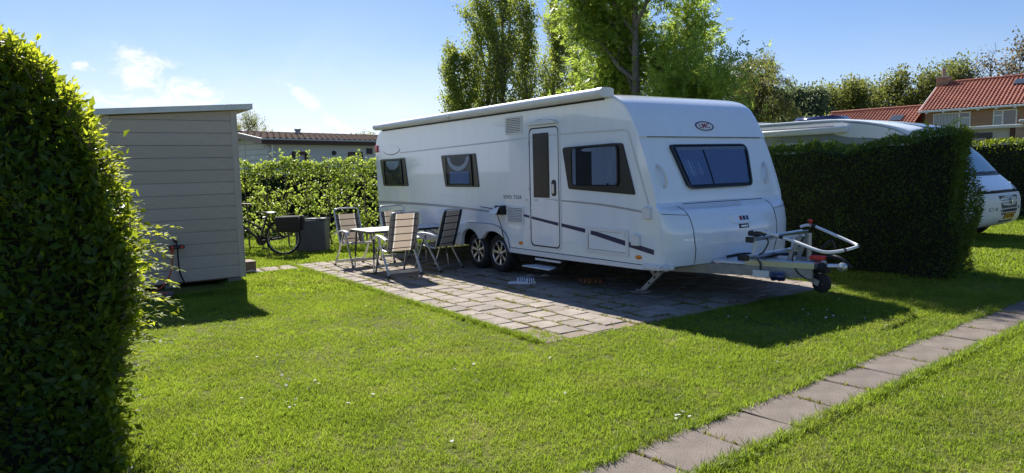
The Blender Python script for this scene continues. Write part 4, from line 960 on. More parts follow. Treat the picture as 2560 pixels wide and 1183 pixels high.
hp = cat([(4.26, .76, .815), (4.33, .78, .858), (4.45, .79, .835), (4.75, .80, .765), (5.02, .80, .69), (5.10, .84, .668), (5.13, .95, .662), (5.12, 1.2, .662), (5.06, 1.50, .665), (5.03, 1.58, .675), (4.93, 1.62, .70), (4.72, 1.62, .775), (4.50, 1.62, .852), (4.40, 1.60, .868), (4.33, 1.57, .845)], 4)
mb = MB(); mb.tube(hp, .0175, 10); hoop = part('hoop', mb, 'aluwhite', bc, smooth=60)
for k in (10, 27, 33, 48): 
    a, b = Vector(hp[k]), Vector(hp[k + 1]); mb = MB(); mb.tube([a, a + (b - a).normalized() * .05], .0205, 10); part('hoop_sleeve', mb, 'black', hoop)
mb = MB(); mb.tube([(4.44, 1.60, .86), (4.44, 1.60, .905)], .008, 6); mb.lathe([(0, 0), (.02, 0), (.03, .012), (.03, .03), (.015, .04), (0, .04)], (4.44, 1.60, .90), (0, 0, 1), 12); part('clamp_knob', mb, 'redplastic', bc, smooth=40)
mb = MB(); mb.tube(cat([(4.30, .90, .80), (4.36, .92, .72), (4.32, .88, .60), (4.26, .86, .55), (4.30, .86, .46), (4.3, .86, .36)], 4), .009, 6); part('strap', mb, 'black', bc)
mb = MB(); mb.tube(cat([(4.62, 1.02, .62), (4.62, 1.0, .5), (4.68, 1.02, .38), (4.76, 1.06, .32)], 4), .009, 6); mb.tube(cat([(4.62, 1.3, .55), (4.74, 1.42, .66), (4.78, 1.48, .72), (4.8, 1.52, .6), (4.72, 1.5, .52)], 4), .014, 6); part('strap', mb, 'black', bc)
mb = MB(); mb.tube(cat([(3.80, .9, .50), (4.0, .98, .545), (4.2, 1.1, .53), (4.35, 1.2, .55), (4.5, 1.35, .56)], 4), .02, 6); mb.bbox(3.95, .88, .475, 4.10, 1.05, .54, .02); part('cable_bundle', mb, 'black', bc)
# ------------------------------------------------------------------ shed
SC = Vector((-4.147, 10.824, 0))
shed = thing('shed', 'grey brown boarded garden shed with sloping flat roof beside the left hedge', 'shed', SC, CAR_ANG)
SW, SD = 1.725, 2.4
def shed_top(y): return 2.602 + y * .064
def plank_mesh(L, h, z0=0.0):
    mb = MB(); pr = [(0, 0), (.024, 0), (.024, h - .03), (.013, h - .004), (0, h - .004)]
    n = len(pr); mb.add([(a, y, b) for y in (-L / 2, L / 2) for a, b in pr], [[i, (i + 1) % n, n + (i + 1) % n, n + i] for i in range(n)] + [list(range(n)), list(range(n, 2 * n))[::-1]])
    return mb.mesh('plank')
PH = .1815; pf = plank_mesh(SW - .13, PH); pf.materials.append(M['shed']); psd = plank_mesh(SD - .1, PH); psd.materials.append(M['shed'])
for k in range(14):
    z = .085 + k * PH
    if z + PH < 2.53: link('plank', pf, None, shed, (random.uniform(0, .002), -SW / 2, z)); 
    if z + PH < 2.50:
        o = link('plank', psd, None, shed, (-SD / 2, -SW - random.uniform(0, .002), z)); o.rotation_euler = (0, 0, -math.pi / 2)
        o = link('plank', psd, None, shed, (-SD / 2, random.uniform(0, .002), z)); o.rotation_euler = (0, 0, math.pi / 2)
mb = MB(); z = .085 + 13 * PH; yl, yr = -SW + .065, -.065
mb.add([(a, y, zz) for y, t_ in ((yl, shed_top(-SW)), (yr, shed_top(0))) for a, zz in ((0, z), (.022, z), (.022, t_ - .01), (0, t_ - .01))], [(0, 1, 2, 3), (4, 5, 6, 7), (1, 5, 6, 2), (0, 4, 7, 3), (3, 2, 6, 7), (0, 1, 5, 4)]); part('plank', mb, 'shed', shed)
for y0 in (-.065, -SW - .003):
    mb = MB(); mb.bbox(-.04, y0, .075, .032, y0 + .068, shed_top(y0) - .005, .004); part('corner_trim', mb, 'shedtrim', shed)
for y0 in (-SW - .026, .0):
    mb = MB(); mb.bbox(-.045, y0 - .004, .07, -.005 + .03, y0 + .03, shed_top(y0) - .02, .004); part('corner_trim', mb, 'shedtrim', shed)
mb = MB(); mb.box(-SD, -SW + .03, .06, -.02, -.03, 2.5); part('inner_frame', mb, 'wood', shed)
def roof_piece(y0, y1, x0, x1, th, up_, name, m_):
    mb = MB(); mb.add([(x, y, shed_top(y) + dz) for dz in (up_, up_ + th) for y in (y0, y1) for x in (x0, x1)], [(0, 2, 3, 1), (4, 5, 7, 6), (0, 1, 5, 4), (2, 6, 7, 3), (0, 4, 6, 2), (1, 3, 7, 5)]); return part(name, mb, m_, shed)
roof_piece(-1.90, .235, -2.55, .10, .05, .0, 'roof', 'shedtrim')
for y0, y1 in ((-1.92, -1.315), (-1.312, -.155), (-.152, .245)): roof_piece(y0, y1, .10, .118, .072, .003, 'fascia', 'rooftrim')
for y0, y1 in ((-1.925, -1.315), (-1.312, -.155), (-.152, .25)): roof_piece(y0, y1, .02, .122, .006, .076, 'edge_flashing', 'rooftrim')
roof_piece(.235, .25, -2.55, .10, .07, .003, 'fascia', 'rooftrim')
for y0, x0 in ((-.23, -.22), (-1.1, -.25), (-1.7, -.25), (-.23, -2.3)):
    mb = MB(); mb.bbox(x0, y0, -.05, x0 + .2, y0 + .2, .07, .008); part('footing_block', mb, 'concrete', shed)
def sp(x, y, z=0.0): return SC + FD * x + TD * y + Vector((0, 0, z))
# tap with hose splitter
tap = thing('garden_tap', 'black garden tap with twin splitter and two red valves on the shed wall', 'tap', sp(.026, -.935, 0), CAR_ANG)
mb = MB(); mb.tube([(0, 0, .70), (.06, 0, .70), (.075, 0, .69), (.075, 0, .60)], .014, 10); mb.bbox(-.002, -.03, .675, .01, .03, .725, .004); part('tap_body', mb, 'black', tap, smooth=40)
mb = MB(); mb.bar((.05, 0, .715), (.05, .0, .77), .012, .035); mb.tube([(.05, 0, .70), (.05, 0, .73)], .008, 8); part('tap_lever', mb, 'steel', tap)
mb = MB(); mb.bbox(.05, -.105, .585, .105, .105, .64, .012); part('splitter', mb, 'black', tap)
for y in (-.065, .065):
    mb = MB(); mb.lathe([(0, .02), (.02, .02), (.022, 0)], (.105, y, .612), (1, 0, 0), 12); part('valve_knob', mb, 'redplastic', tap, smooth=40)
mb = MB(); mb.lathe([(.017, 0), (.022, .01), (.022, .05), (.016, .06)], (.078, -.065, .525), (0, 0, 1), 10); part('hose_connector', mb, 'orange', tap)
def cable(name, pts, r, m_, label, cat_, sub=5):
    mb = MB(); mb.tube(cat(pts, sub), r, 7); return tag(link(name, mb.mesh(name, 60), m_), label, cat_)
cable('orange_hose', [sp(.104, -1.0, .53), sp(.105, -1.005, .42), sp(.115, -1.03, .28), sp(.14, -1.09, .15), sp(.2, -1.2, .05), sp(.32, -1.33, .03), sp(.44, -1.42, .03)], .011, 'orange', 'orange garden hose hanging from the left valve of the shed tap', 'hose')
cable('black_hose', [sp(.104, -.925, .59), sp(.10, -.925, .4), sp(.095, -.915, .25), sp(.09, -.88, .13), sp(.09, -.855, .08)], .0125, 'black', 'short black hose hanging from the middle of the shed tap', 'hose')
hr = thing('hose_reel', 'grey hose reel lying flat in the shade below the shed tap', 'hose reel', (-4.72, 9.34, .0), .3)
mb = MB(); mb.lathe([(.0, .02), (.17, .02), (.175, .03), (.175, .08), (.165, .085), (.155, .04), (0, .035)], (0, 0, 0), (0, 0, 1), 28); part('reel_tray', mb, 'grey_box', hr, smooth=40)
mb = MB(); mb.tube([(.11 * math.cos(a), .11 * math.sin(a), .055 + .004 * a / 6) for a in np.linspace(0, 18, 60)], .012, 6); part('coiled_hose', mb, 'orange', hr, smooth=60)
# wooden step beside the shed
ws = thing('wooden_step', 'low brown wooden step box behind the shed corner', 'step', (-4.27, 11.70, 0), CAR_ANG)
for k in range(3):
    mb = MB(); mb.bbox(-.36 + k * .122, -.75, .175, -.245 + k * .122, .01, .20, .004); part('plank', mb, 'wood', ws)
mb = MB(); mb.bbox(-.02, -.74, .0, .0, 0, .174, .003); part('front_board', mb, 'wood', ws)
mb = MB(); mb.bbox(-.35, -.02, .0, -.021, 0, .174, .003); part('side_board', mb, 'wood', ws)
cable('white_cable', [(-4.42, 11.55, .01), (-4.36, 11.53, .05), (-4.28, 11.55, .06), (-4.2, 11.62, .03), (-4.17, 11.68, .01)], .008, 'plastic', 'thin white cable loop on the ground by the wooden step', 'cable')

# ------------------------------------------------------------------ bicycle and storage box
bk = thing('bicycle', 'black city bicycle with dark pannier standing behind the shed', 'bicycle', (-4.62, 14.25, 0), math.pi - .03); bk.scale = (1.06, 1.06, 1.06)
def bwheel(x):
    z = .345; mb = MB(); mb.tube([(x + .325 * math.cos(a), 0, z + .325 * math.sin(a)) for a in np.linspace(0, 2 * math.pi, 41)[:-1]], .022, 8, closed=True); w = part('wheel', mb, 'rubber', bk, smooth=60)
    mb = MB(); mb.tube([(x + .302 * math.cos(a), 0, z + .302 * math.sin(a)) for a in np.linspace(0, 2 * math.pi, 41)[:-1]], .010, 6, closed=True); part('rim', mb, 'steel', w, smooth=60)
    mb = MB()
    for k in range(24):
        a = 2 * math.pi * k / 24; s_ = 1 if k % 2 else -1; a2 = a + .25 * (1 if k % 4 < 2 else -1); mb.tube([(x + .02 * math.cos(a2), .03 * s_, z + .02 * math.sin(a2)), (x + .30 * math.cos(a), 0, z + .30 * math.sin(a))], .0016, 4)
    part('spokes', mb, 'steel', w, kind='stuff')
    mb = MB(); mb.tube([(x, -.06, z), (x, .06, z)], .028, 10); part('hub', mb, 'black', w)
    mb = MB(); q = np.linspace(-.35 if x > .5 else .1, 2.4, 20); mb.grid([[(x + .358 * math.cos(a), y, z + .358 * math.sin(a)) for a in q] for y in (-.025, 0, .025)]); part('mudguard', mb, 'bike', w, smooth=60)
bwheel(0); bwheel(1.12)
mb = MB()
for a, b, r in (((.45, 0, .29), (.93, 0, .73), .024), ((.36, 0, .50), (.91, 0, .80), .016), ((.45, 0, .29), (.29, 0, .76), .018), ((.94, 0, .66), (.89, 0, .90), .022)): mb.tube([a, b], r, 9)
for y in (-.05, .05): mb.tube([(0, y, .345), (.44, y * .6, .29)], .011, 7); mb.tube([(0, y, .345), (.33, y * .4, .62)], .009, 7); mb.tube([(.95, y * .7, .67), (1.02, y, .55), (1.12, y, .345)], .012, 7)
part('frame', mb, 'bike', bk, smooth=60)
mb = MB(); mb.tube([(.29, 0, .74), (.26, 0, .80)], .013, 8); mb.lathe([(0, 0), (.09, .01), (.1, .03), (.06, .05), (0, .055)], (.20, 0, .79), (0, 0, 1), 14); mb.bbox(.2, -.025, .80, .36, .025, .84, .012); part('saddle', mb, 'black', bk, smooth=50)
mb = MB(); mb.tube(cat([(.68, -.28, .97), (.78, -.25, .985), (.88, -.14, .985), (.90, 0, .96), (.88, .14, .985), (.78, .25, .985), (.68, .28, .97)], 4), .013, 8); mb.tube([(.89, 0, .88), (.90, 0, .97)], .014, 8); part('handlebar', mb, 'black', bk, smooth=60)
mb = MB(); mb.lathe([(0, 0), (.10, 0), (.10, .008), (0, .008)], (.45, -.06, .29), (0, 1, 0), 22); mb.bar((.45, -.075, .29), (.42, -.075, .13), .02, .012, (0, 1, 0)); mb.bbox(.36, -.15, .115, .46, -.07, .135, .005); mb.bar((.45, .075, .29), (.48, .075, .45), .02, .012, (0, 1, 0)); part('crank_and_pedal', mb, 'black', bk)
mb = MB(); mb.bar((.05, -.055, .335), (.42, -.055, .30), .006, .07); part('chain_guard', mb, 'bike', bk)
mb = MB(); mb.tube([(0, .06, .345), (-.02, .06, .72), (-.28, .06, .72)], .006, 6); mb.tube([(0, -.06, .345), (-.02, -.06, .72), (-.28, -.06, .72)], .006, 6); mb.bbox(-.32, -.06, .715, .14, .06, .735, .004); part('rack', mb, 'black', bk)
for y0, y1 in ((-.20, -.075), (.075, .20)):
    mb = MB(); mb.bbox(-.36, y0, .455, .07, y1, .735, .035); bg_ = part('pannier', mb, 'bag', bk, smooth=50)
    mb = MB(); mb.bbox(-.37, y0 - .008, .60, .08, y1 + .008, .745, .02); part('flap', mb, 'bag', bg_, smooth=50)
mb = MB(); mb.tube([(.30, .06, .28), (.22, .16, .01)], .009, 6); part('kickstand', mb, 'black', bk)
sb = thing('storage_box', 'grey plastic storage box in the grass behind the bicycle', 'box', (-4.22, 14.95, 0), .04)
mb = MB(); mb.bbox(-.31, -.22, 0, .31, .22, .66, .02); part('box_body', mb, 'grey_box', sb, smooth=40)
mb = MB(); mb.bbox(-.325, -.235, .66, .325, .235, .70, .015); part('lid', mb, 'grey_box', sb, smooth=40)

# ------------------------------------------------------------------ table and chairs
tb = thing('camping_table', 'pale grey camping table with thin dark legs between four chairs', 'table', cw(-1.62, -.80), CAR_ANG)
mb = MB(); mb.plate(rpoly(rect(-.42, -.74, .42, .74), .05, 4), lambda a, b, o: (a, b, o), .662, .684, .0); part('tabletop', mb, 'tabletop', tb)
mb = MB(); mb.ring(rpoly(rect(-.43, -.75, .43, .75), .055, 4), rpoly(rect(-.421, -.741, .421, .741), .05, 4), lambda a, b, o: (a, b, o), .648, .6805); part('table_edge', mb, 'tableframe', tb)
for sx in (-1, 1):
    for sy in (-1, 1):
        mb = MB(); mb.tube([(sx * .36, sy * .64, .66), (sx * .385, sy * .67, .22)], .0165, 8); lg = part('leg', mb, 'tableframe', tb, smooth=60)
        mb = MB(); mb.tube([(sx * .385, sy * .67, .22), (sx * .397, sy * .685, .02)], .0135, 8); mb.tube([(sx * .397, sy * .685, .02), (sx * .398, sy * .686, .012)], .018, 8); part('leg_extension', mb, 'alu', lg, smooth=60)
        mb = MB(); mb.tube([(sx * .37, sy * .65, .46), (sx * .12, sy * .60, .645)], .007, 6); part('brace', mb, 'tableframe', tb)
        mb = MB(); mb.tube([(sx * .37, sy * .65, .47), (sx * .34, sy * .36, .645)], .007, 6); part('brace', mb, 'tableframe', tb)
def cloth(rows, name, parent, y_w, l0):
    nr, nc = len(rows), len(rows[0]); mb = MB(); mb.grid(rows); me = bpy.data.meshes.new(name); me.from_pydata(mb.v, [], mb.f)
    at = me.attributes.new('weave', 'FLOAT_VECTOR', 'POINT'); L = 0; d = []
    for i in range(nr):
        if i: L += (Vector(rows[i][0]) - Vector(rows[i - 1][0])).length
        for j in range(nc): d += [rows[i][j][1] / y_w, L + l0, 0]
    at.data.foreach_set('vector', d); shade(me, 60); return part(name, me, 'cloth', parent)
def make_chair(label, pos, ang, lean=0.0, ctop=.985):
    ch = thing('folding_chair', label, 'chair', pos, CAR_ANG + ang, 'striped folding chairs around the camping table')
    bx_ = lambda z: -.19 - (z - .40) * (.33 + lean)
    for y in (-.275, .275):
        s_ = 1 if y > 0 else -1
        mb = MB(); mb.bar((-.33, y, .012), (.05, y, .61), .03, .018, (1, 0, 0)); l_ = part('rear_leg', mb, 'alu', ch)
        mb = MB(); mb.bar((-.345, y, .003), (-.315, y, .04), .036, .026, (1, 0, 0)); part('foot', mb, 'black', l_)
        mb = MB(); mb.bar((.26, y - .03 * s_, .012), (.02, y - .03 * s_, .60), .03, .018, (1, 0, 0)); l_ = part('front_leg', mb, 'alu', ch)
        mb = MB(); mb.bar((.27, y - .03 * s_, .003), (.25, y - .03 * s_, .04), .036, .026, (1, 0, 0)); part('foot', mb, 'black', l_)
        mb = MB(); q = cat([(-.27, .585), (-.12, .625), (.05, .64), (.16, .622), (.20, .585)], 4)
        mb.grid([[(x, y + dy, z + dz) for x, z in q] for dy, dz in ((-.026, -.016), (-.026, .004), (0, .010), (.026, .004), (.026, -.016), (-.026, -.016))]); part('armrest', mb, 'aluwhite', ch, smooth=60)
    mb = MB(); mb.bar((-.285, -.27, .085), (-.285, .27, .085), .012, .045); part('rear_crossbar', mb, 'alu', ch)
    mb = MB(); mb.bar((.215, -.24, .13), (.215, .24, .13), .012, .04); part('front_crossbar', mb, 'alu', ch)
    zt = 1.0; q = [(bx_(.38), -.235, .38), (bx_(.7), -.235, .70), (bx_(.92), -.235, .92), (bx_(.975), -.225, .975), (bx_(zt), -.18, zt), (bx_(zt), 0, zt + .004), (bx_(zt), .18, zt), (bx_(.975), .225, .975), (bx_(.92), .235, .92), (bx_(.7), .235, .7), (bx_(.38), .235, .38)]
    mb = MB(); mb.tube(cat(q, 4), .0125, 8); part('back_frame', mb, 'alu', ch, smooth=60)
    mb = MB(); q = [(-.20, -.235, .385), (.16, -.235, .43), (.21, -.225, .425), (.225, -.17, .42), (.225, .17, .42), (.21, .225, .425), (.16, .235, .43), (-.20, .235, .385)]
    mb.tube(cat(q, 4), .012, 8); part('seat_frame', mb, 'alu', ch, smooth=60)
    ys = np.linspace(-.236, .236, 9)
    rows = [[(bx_(z) - .010 - .022 * math.sin(math.pi * min(1, max(0, (z - .40) / .52))) * (1 - (y / .236) ** 2), y, z) for y in ys] for z in np.linspace(ctop, .40, 12)]; cloth(rows, 'back_cloth', ch, .236, .03)
    rows = [[(x, y, .385 + (x + .2) * .12 + .016 - .028 * math.sin(math.pi * (x + .2) / .42) * (1 - (y / .236) ** 2)) for y in ys] for x in np.linspace(-.19, .19, 8)] + [[(.222, y, .435) for y in ys], [(.232, y, .415) for y in ys]]; cloth(rows, 'seat_cloth', ch, .236, .05)
    return ch
make_chair('striped chair with its back to the lawn, nearest the front edge of the paving', cw(-.89, -1.24), math.pi + .0)
make_chair('striped chair turned slightly sideways, its back in front of the caravan wheel arch', cw(-.93, -.50), math.pi + .36)
make_chair('striped chair facing the lawn at the hedge end of the table, left of all chairs', cw(-2.36, -1.28), .12, -.03, .90)
make_chair('striped chair facing the lawn with its top bar against the rear caravan side', cw(-2.42, -.42), -.04, 0, .90)
# ------------------------------------------------------------------ shoes by the step
def sole(L, W, n=22):
    o_ = []
    for i in range(n):
        a = 2 * math.pi * i / n; x = .5 * L * math.cos(a); w = W / 2 * (1.0 + .14 * math.cos(a)) * (1 - .14 * math.sin(a * 2) ** 2); o_.append((x, w * math.sin(a)))
    return o_
def shoe(name, label, s, t, ang, kind, group):
    sh = thing(name, label, 'shoe', cw(s, t, .014), CAR_ANG + ang, group); zz = lambda a, b, o: (a, b, o)
    ms_, top_ = {'slide': ('sandalwhite', 'sandalwhite'), 'flip': ('black', 'sandalpale'), 'sandal': ('black', 'sandalbrown')}[kind]
    mb = MB(); mb.plate(sole(.27, .10), zz, 0, .022, .004); part('sole', mb, ms_, sh)
    mb = MB(); mb.plate(inset(sole(.27, .10), .006), zz, .022, .027, .003); part('insole', mb, top_, sh)
    def band(x0, x1, h, m_, nm, parent=sh, lift=0.0):
        mb = MB(); n = 12; rows = []
        for x in np.linspace(x0, x1, 4):
            rows.append([(x, .052 * math.cos(a) * (1.02 + lift), .02 + (h + lift * .06) * math.sin(a) * (1 - .9 * abs(x - (x0 + x1) / 2))) for a in np.linspace(0, math.pi, n)])
        mb.grid(rows); mb.grid([[(p[0], p[1] * .94, p[2] - .004) for p in r_] for r_ in rows][::-1]); return part(nm, mb, m_, parent, smooth=60)
    if kind == 'slide':
        b = band(.0, .105, .062, 'sandalwhite', 'strap')
        for x in (.018, .048, .078): band(x, x + .014, .0625, 'navy', 'strap_stripe', b, .03)
    elif kind == 'sandal':
        band(.03, .065, .045, 'sandalbrown', 'strap'); band(-.03, .0, .06, 'sandalbrown', 'strap'); mb = MB(); mb.tube([(-.06, -.045, .03), (-.10, -.04, .07), (-.125, 0, .075), (-.10, .04, .07), (-.06, .045, .03)], .008, 6); part('heel_strap', mb, 'sandalbrown', sh)
    else:
        mb = MB(); mb.tube(cat([(-.02, -.045, .025), (.04, -.03, .05), (.085, 0, .03), (.04, .03, .05), (-.02, .045, .025)], 4), .007, 6); part('thong_strap', mb, 'sandalpale', sh)
shoe('slide_sandal', 'white slide sandal with dark strap stripes, left one of its pair below the step', 1.20, -.37, 1.15, 'slide', 'white slides')
shoe('slide_sandal', 'white slide sandal with dark strap stripes, right one of its pair below the step', 1.32, -.30, 1.10, 'slide', 'white slides')
shoe('flip_flop', 'dark flip flop with pale insole behind the white slides, left one of its pair', .93, .02, 1.25, 'flip', 'flip flops')
shoe('flip_flop', 'dark flip flop with pale insole tucked under the step, right one of its pair', 1.07, .17, .95, 'flip', 'flip flops')
shoe('strap_sandal', 'brown strap sandal in the caravan shade, left one of its pair', 1.93, .29, .55, 'sandal', 'brown sandals')
shoe('strap_sandal', 'brown strap sandal in the caravan shade, right one of its pair', 1.98, .43, .75, 'sandal', 'brown sandals')
q = [cw(2.98 + .21 * math.cos(a) * (1 + .12 * math.sin(a * .7)), 2.66 + .13 * math.sin(a), .03 + .012 * math.sin(a * 2.3) + .004 * a / 6) for a in np.linspace(0, 20, 70)]
cable('extension_cable', [tuple(p) for p in q] + [tuple(cw(2.6, 2.72, .02)), tuple(cw(2.0, 2.7, .02))], .011, 'orangecable', 'orange extension cable coiled on the ground under the drawbar', 'cable', 2)
# ------------------------------------------------------------------ motorhome behind the right hedge
mh = thing('motorhome', 'white motorhome with grey side panel and yellow number plate parked behind the dark hedge', 'motorhome', (9.7, 13.8, 0), math.atan2(-.8, .6))
NP = [(-.34, .27, .10, 3), (-.26, .33, .18, 3), (-.22, .45, .22, 2.6), (-.21, .60, .23, 2.6), (-.21, .78, .23, 2.6), (-.235, .90, .22, 2.6), (-.28, .97, .20, 2.8), (-.34, 1.06, .17, 3), (-.44, 1.18, .12, 3), (-.55, 1.285, .08, 3.5), (-.72, 1.48, .09, 3.5), (-.9, 1.68, .10, 3.5), (-1.09, 1.84, .10, 3.5), (-1.36, 2.03, .09, 4)]
nz_ = [p[1] for p in NP]
def nose(y, z, off=0.0, hw=1.0):
    x, B, n = (float(np.interp(z, nz_, [p[i] for p in NP])) for i in (0, 2, 3)); return (x + B * sup(y / hw * 1.0 + 1.0, n, 2.0) + off, y, z)
yy = [-1, -.995, -.975, -.94, -.88, -.78, -.62, -.4, -.2, 0, .2, .4, .62, .78, .88, .94, .975, .995, 1]
zz_ = sorted(set(list(np.linspace(.27, .98, 14)) + list(np.linspace(.98, 2.02, 18))))
mb = MB(); mb.grid([[nose(y, z) for y in yy] for z in zz_ if z <= .96]); bp_ = part('bumper', mb, 'bumper', mh, smooth=50)
mb = MB(); mb.grid([[nose(y, z, -.003) for y in yy] for z in zz_ if z >= .95]); part('bonnet', mb, 'vanwhite', mh, smooth=50)
cs = [(float(np.interp(z, nz_, [p[0] for p in NP])), z) for z in np.linspace(.4, 2.02, 24)]
for y in (-1.0, 1.0):
    mb = MB(); pl = cs + [(-2.4, 2.02), (-2.4, .40), (-1.35, .40), (-1.30, .58), (-1.12, .74), (-.92, .78), (-.72, .74), (-.55, .58), (-.5, .40)]
    q = [(a, y, b) for a, b in pl]; mb.add(q, [list(range(len(q)))]); part('cab_side', mb, 'vanwhite', mh)
    mb = MB(); mb.lathe([(.05, .0), (.27, .0), (.325, .03), (.325, .17), (.28, .2), (.05, .2)], (-.92, y - (.02 if y > 0 else -.02) - (.18 if y > 0 else 0), .325), (0, 1, 0), 24); w_ = part('wheel', mb, 'rubber', mh, smooth=40)
    mb = MB(); sg = 1 if y > 0 else -1
    sw = [(-1.0, 1.36), (-1.22, 1.36), (-1.95, 1.36), (-1.95, 1.9), (-1.32, 1.9)]
    mb.plate(sw, lambda a, b, o: (a, sg * (1.0 + o), b), -.002, .008); part('side_window', mb, 'winglass', mh)
    mb = MB(); mb.bbox(-.98, min(sg * 1.02, sg * 1.2), 1.32, -.88, max(sg * 1.02, sg * 1.2), 1.62, .03); part('wing_mirror', mb, 'black', mh, smooth=40)
mb = MB(); mb.box(-2.4, -.95, .3, -.45, .95, .42); mb.box(-6.9, -1.0, .3, -2.4, 1.0, .48); part('underfloor', mb, 'dark', mh)
ws_ = [[nose(y * (.86 + .04 * (1.98 - z)), z, .006) for y in np.linspace(-1, 1, 15)] for z in np.linspace(1.30, 1.97, 9)]
mb = MB(); mb.grid(ws_); part('windscreen', mb, 'windscreen', mh, smooth=60)
mb = MB(); mb.grid([[nose(y * .89, z, .009) for y in np.linspace(-1, 1, 15)] for z in (1.262, 1.30, 1.335)]); part('cowl', mb, 'black', mh)
for y0, y1 in ((-.5, .15), (.1, .72)):
    mb = MB(); mb.tube([nose(y0, 1.29, .02), nose((y0 + y1) / 2, 1.325, .02), nose(y1, 1.335, .02)], .008, 5); part('wiper', mb, 'black', mh)
mb = MB(); mb.tube([nose(y, .955, .002) for y in np.linspace(-.97, .97, 24)], .006, 5); part('bonnet_seam', mb, 'seal', mh)
mb = MB(); mb.plate(rpoly([(-.45, .875), (.45, .875), (.40, .63), (-.34, .63)], .03, 3), nose, -.01, .010); gr = part('grille', mb, 'black', mh)
for z in (.68, .735, .79, .84):
    mb = MB(); mb.tube([nose(y, z, .012) for y in np.linspace(-.38, .40, 8)], .006, 4); part('grille_bar', mb, 'blackframe', gr)
mb = MB(); mb.plate(ellipse(.06, .765, .055, .062, 18), nose, .008, .022, .006); part('badge', mb, 'chrome', gr)
mb = MB(); mb.plate(rpoly([(-.40, .615), (.44, .615), (.42, .55), (-.36, .55)], .01, 2), nose, -.01, .014); st_ = part('lower_grille', mb, 'vangrey', mh)
for k in range(7):
    x0 = -.31 + k * .105; mb = MB(); mb.plate(rect(x0, .56, x0 + .05, .607), nose, .010, .017); part('grille_slot', mb, 'dark', st_)
mb = MB(); mb.plate(rpoly([(-.34, .535), (.40, .535), (.33, .36), (-.30, .36)], .02, 2), nose, -.01, .008); part('air_intake', mb, 'dark', mh)
mb = MB(); mb.plate(rpoly(rect(-.20, .42, .30, .525), .008, 2), nose, .006, .020); pl_ = part('number_plate', mb, 'plate', mh)
mb = MB(); mb.plate(rect(-.20, .422, -.155, .523), nose, .019, .0215); part('plate_band', mb, 'navy', pl_)
link('lettering', text_mesh('HZ-705-B', .092, lambda a, b, c: nose(.072 + a, .472 + b, c), .0215), 'black', pl_, kind='stuff')
for sg in (-1, 1):
    mb = MB(); mb.plate(rpoly([(sg * .93, 1.12), (sg * .60, 1.0), (sg * .64, .965), (sg * .95, .985)], .02, 3), nose, -.004, .008); part('headlight', mb, 'clear', mh)
    mb = MB(); mb.plate(rpoly([(sg * .50, .66), (sg * .80, .66), (sg * .80, .59), (sg * .52, .59)], .015, 2), nose, -.002, .004); fl_ = part('fog_lamp_recess', mb, 'vangrey', mh)
    mb = MB(); mb.plate(ellipse(sg * .74, .625, .05, .03, 12), nose, .003, .008); part('fog_lamp', mb, 'clear', fl_)
CP = [(-1.42, 2.0, .16, 3), (-1.40, 2.08, .17, 3), (-1.48, 2.14, .16, 3), (-1.7, 2.25, .10, 4), (-2.1, 2.365, .06, 5), (-2.6, 2.45, .05, 6), (-3.2, 2.495, .05, 6), (-5, 2.50, .05, 6), (-6.8, 2.5, .05, 6), (-6.93, 2.42, .05, 6), (-7.0, 2.2, .05, 6), (-7.0, .45, .05, 6)]
CS = cat([(p[0], p[1]) for p in CP], 3); cb_ = np.interp(np.linspace(0, 1, len(CS)), np.linspace(0, 1, len(CP)), [p[2] for p in CP]); cn = np.interp(np.linspace(0, 1, len(CS)), np.linspace(0, 1, len(CP)), [p[3] for p in CP])
def cap(i, y, off=0.0, hw=1.1):
    a, b = CS[max(i - 1, 0)], CS[min(i + 1, len(CS) - 1)]; d = (b[0] - a[0], b[1] - a[1]); L = math.hypot(*d); nx, nz = d[1] / L, -d[0] / L
    o = cb_[i] * sup(y / hw + 1, cn[i], 2.0) + off; return (CS[i][0] + nx * o, y, CS[i][1] + nz * o)
mb = MB(); mb.grid([[cap(i, y * 1.1) for y in yy] for i in range(len(CS))]); part('roof_shell', mb, 'vanwhite', mh, smooth=50)
mb = MB(); q = [(a, .0, b) for a, b in CS]; 
for y in (-1.1, 1.1):
    mb = MB(); q = [(a, y, b) for a, b in CS if b > 1.97 or a < -2] + [(-6.0, y, .45), (-2.35, y, .45), (-2.35, y, 1.98)]; mb.add(q, [list(range(len(q)))]); part('body_side', mb, 'vangrey', mh)
mn = lambda a, b, o: (a, -1.1 - o, b)
sw_ = cat([(-1.44, 2.02), (-1.48, 2.11), (-1.7, 2.225), (-2.1, 2.34), (-2.6, 2.42), (-2.95, 2.455)], 3) + cat([(-2.95, 2.2), (-2.6, 2.12), (-2.2, 2.09), (-1.9, 2.05), (-1.6, 1.98)], 3)
mb = MB(); mb.plate(sw_, mn, -.003, .012); part('side_swoosh', mb, 'vanwhite', mh)
mb = MB(); mb.plate([(-2.2, 1.82), (-7.0, 1.82), (-7.0, .45), (-2.3, .45)], mn, -.003, .008); part('lower_side', mb, 'vanwhite', mh)
mb = MB(); mb.bbox(-6.6, -1.235, 2.215, -2.62, -1.1, 2.36, .03); part('awning_box', mb, 'aluwhite', mh, smooth=40)
mb = MB(); mb.bbox(-6.95, -1.11, 2.385, -2.75, -1.06, 2.46, .01); part('roof_rail', mb, 'aluwhite', mh)
mb = MB(); mb.plate(rpoly(rect(-4.4, 1.5, -3.6, 2.05), .06, 4), mn, -.002, .02, .004); w_ = part('window', mb, 'plastic', mh)
mb = MB(); mb.plate(rpoly(rect(-4.36, 1.54, -3.64, 2.01), .05, 4), mn, .018, .024); part('pane', mb, 'lace', w_)
mb = MB(); mb.ring(ellipse(-3.05, 1.93, .24, .15), ellipse(-3.05, 1.93, .22, .13), mn, -.002, .015); part('emblem_ring', mb, 'vanwhite', mh)
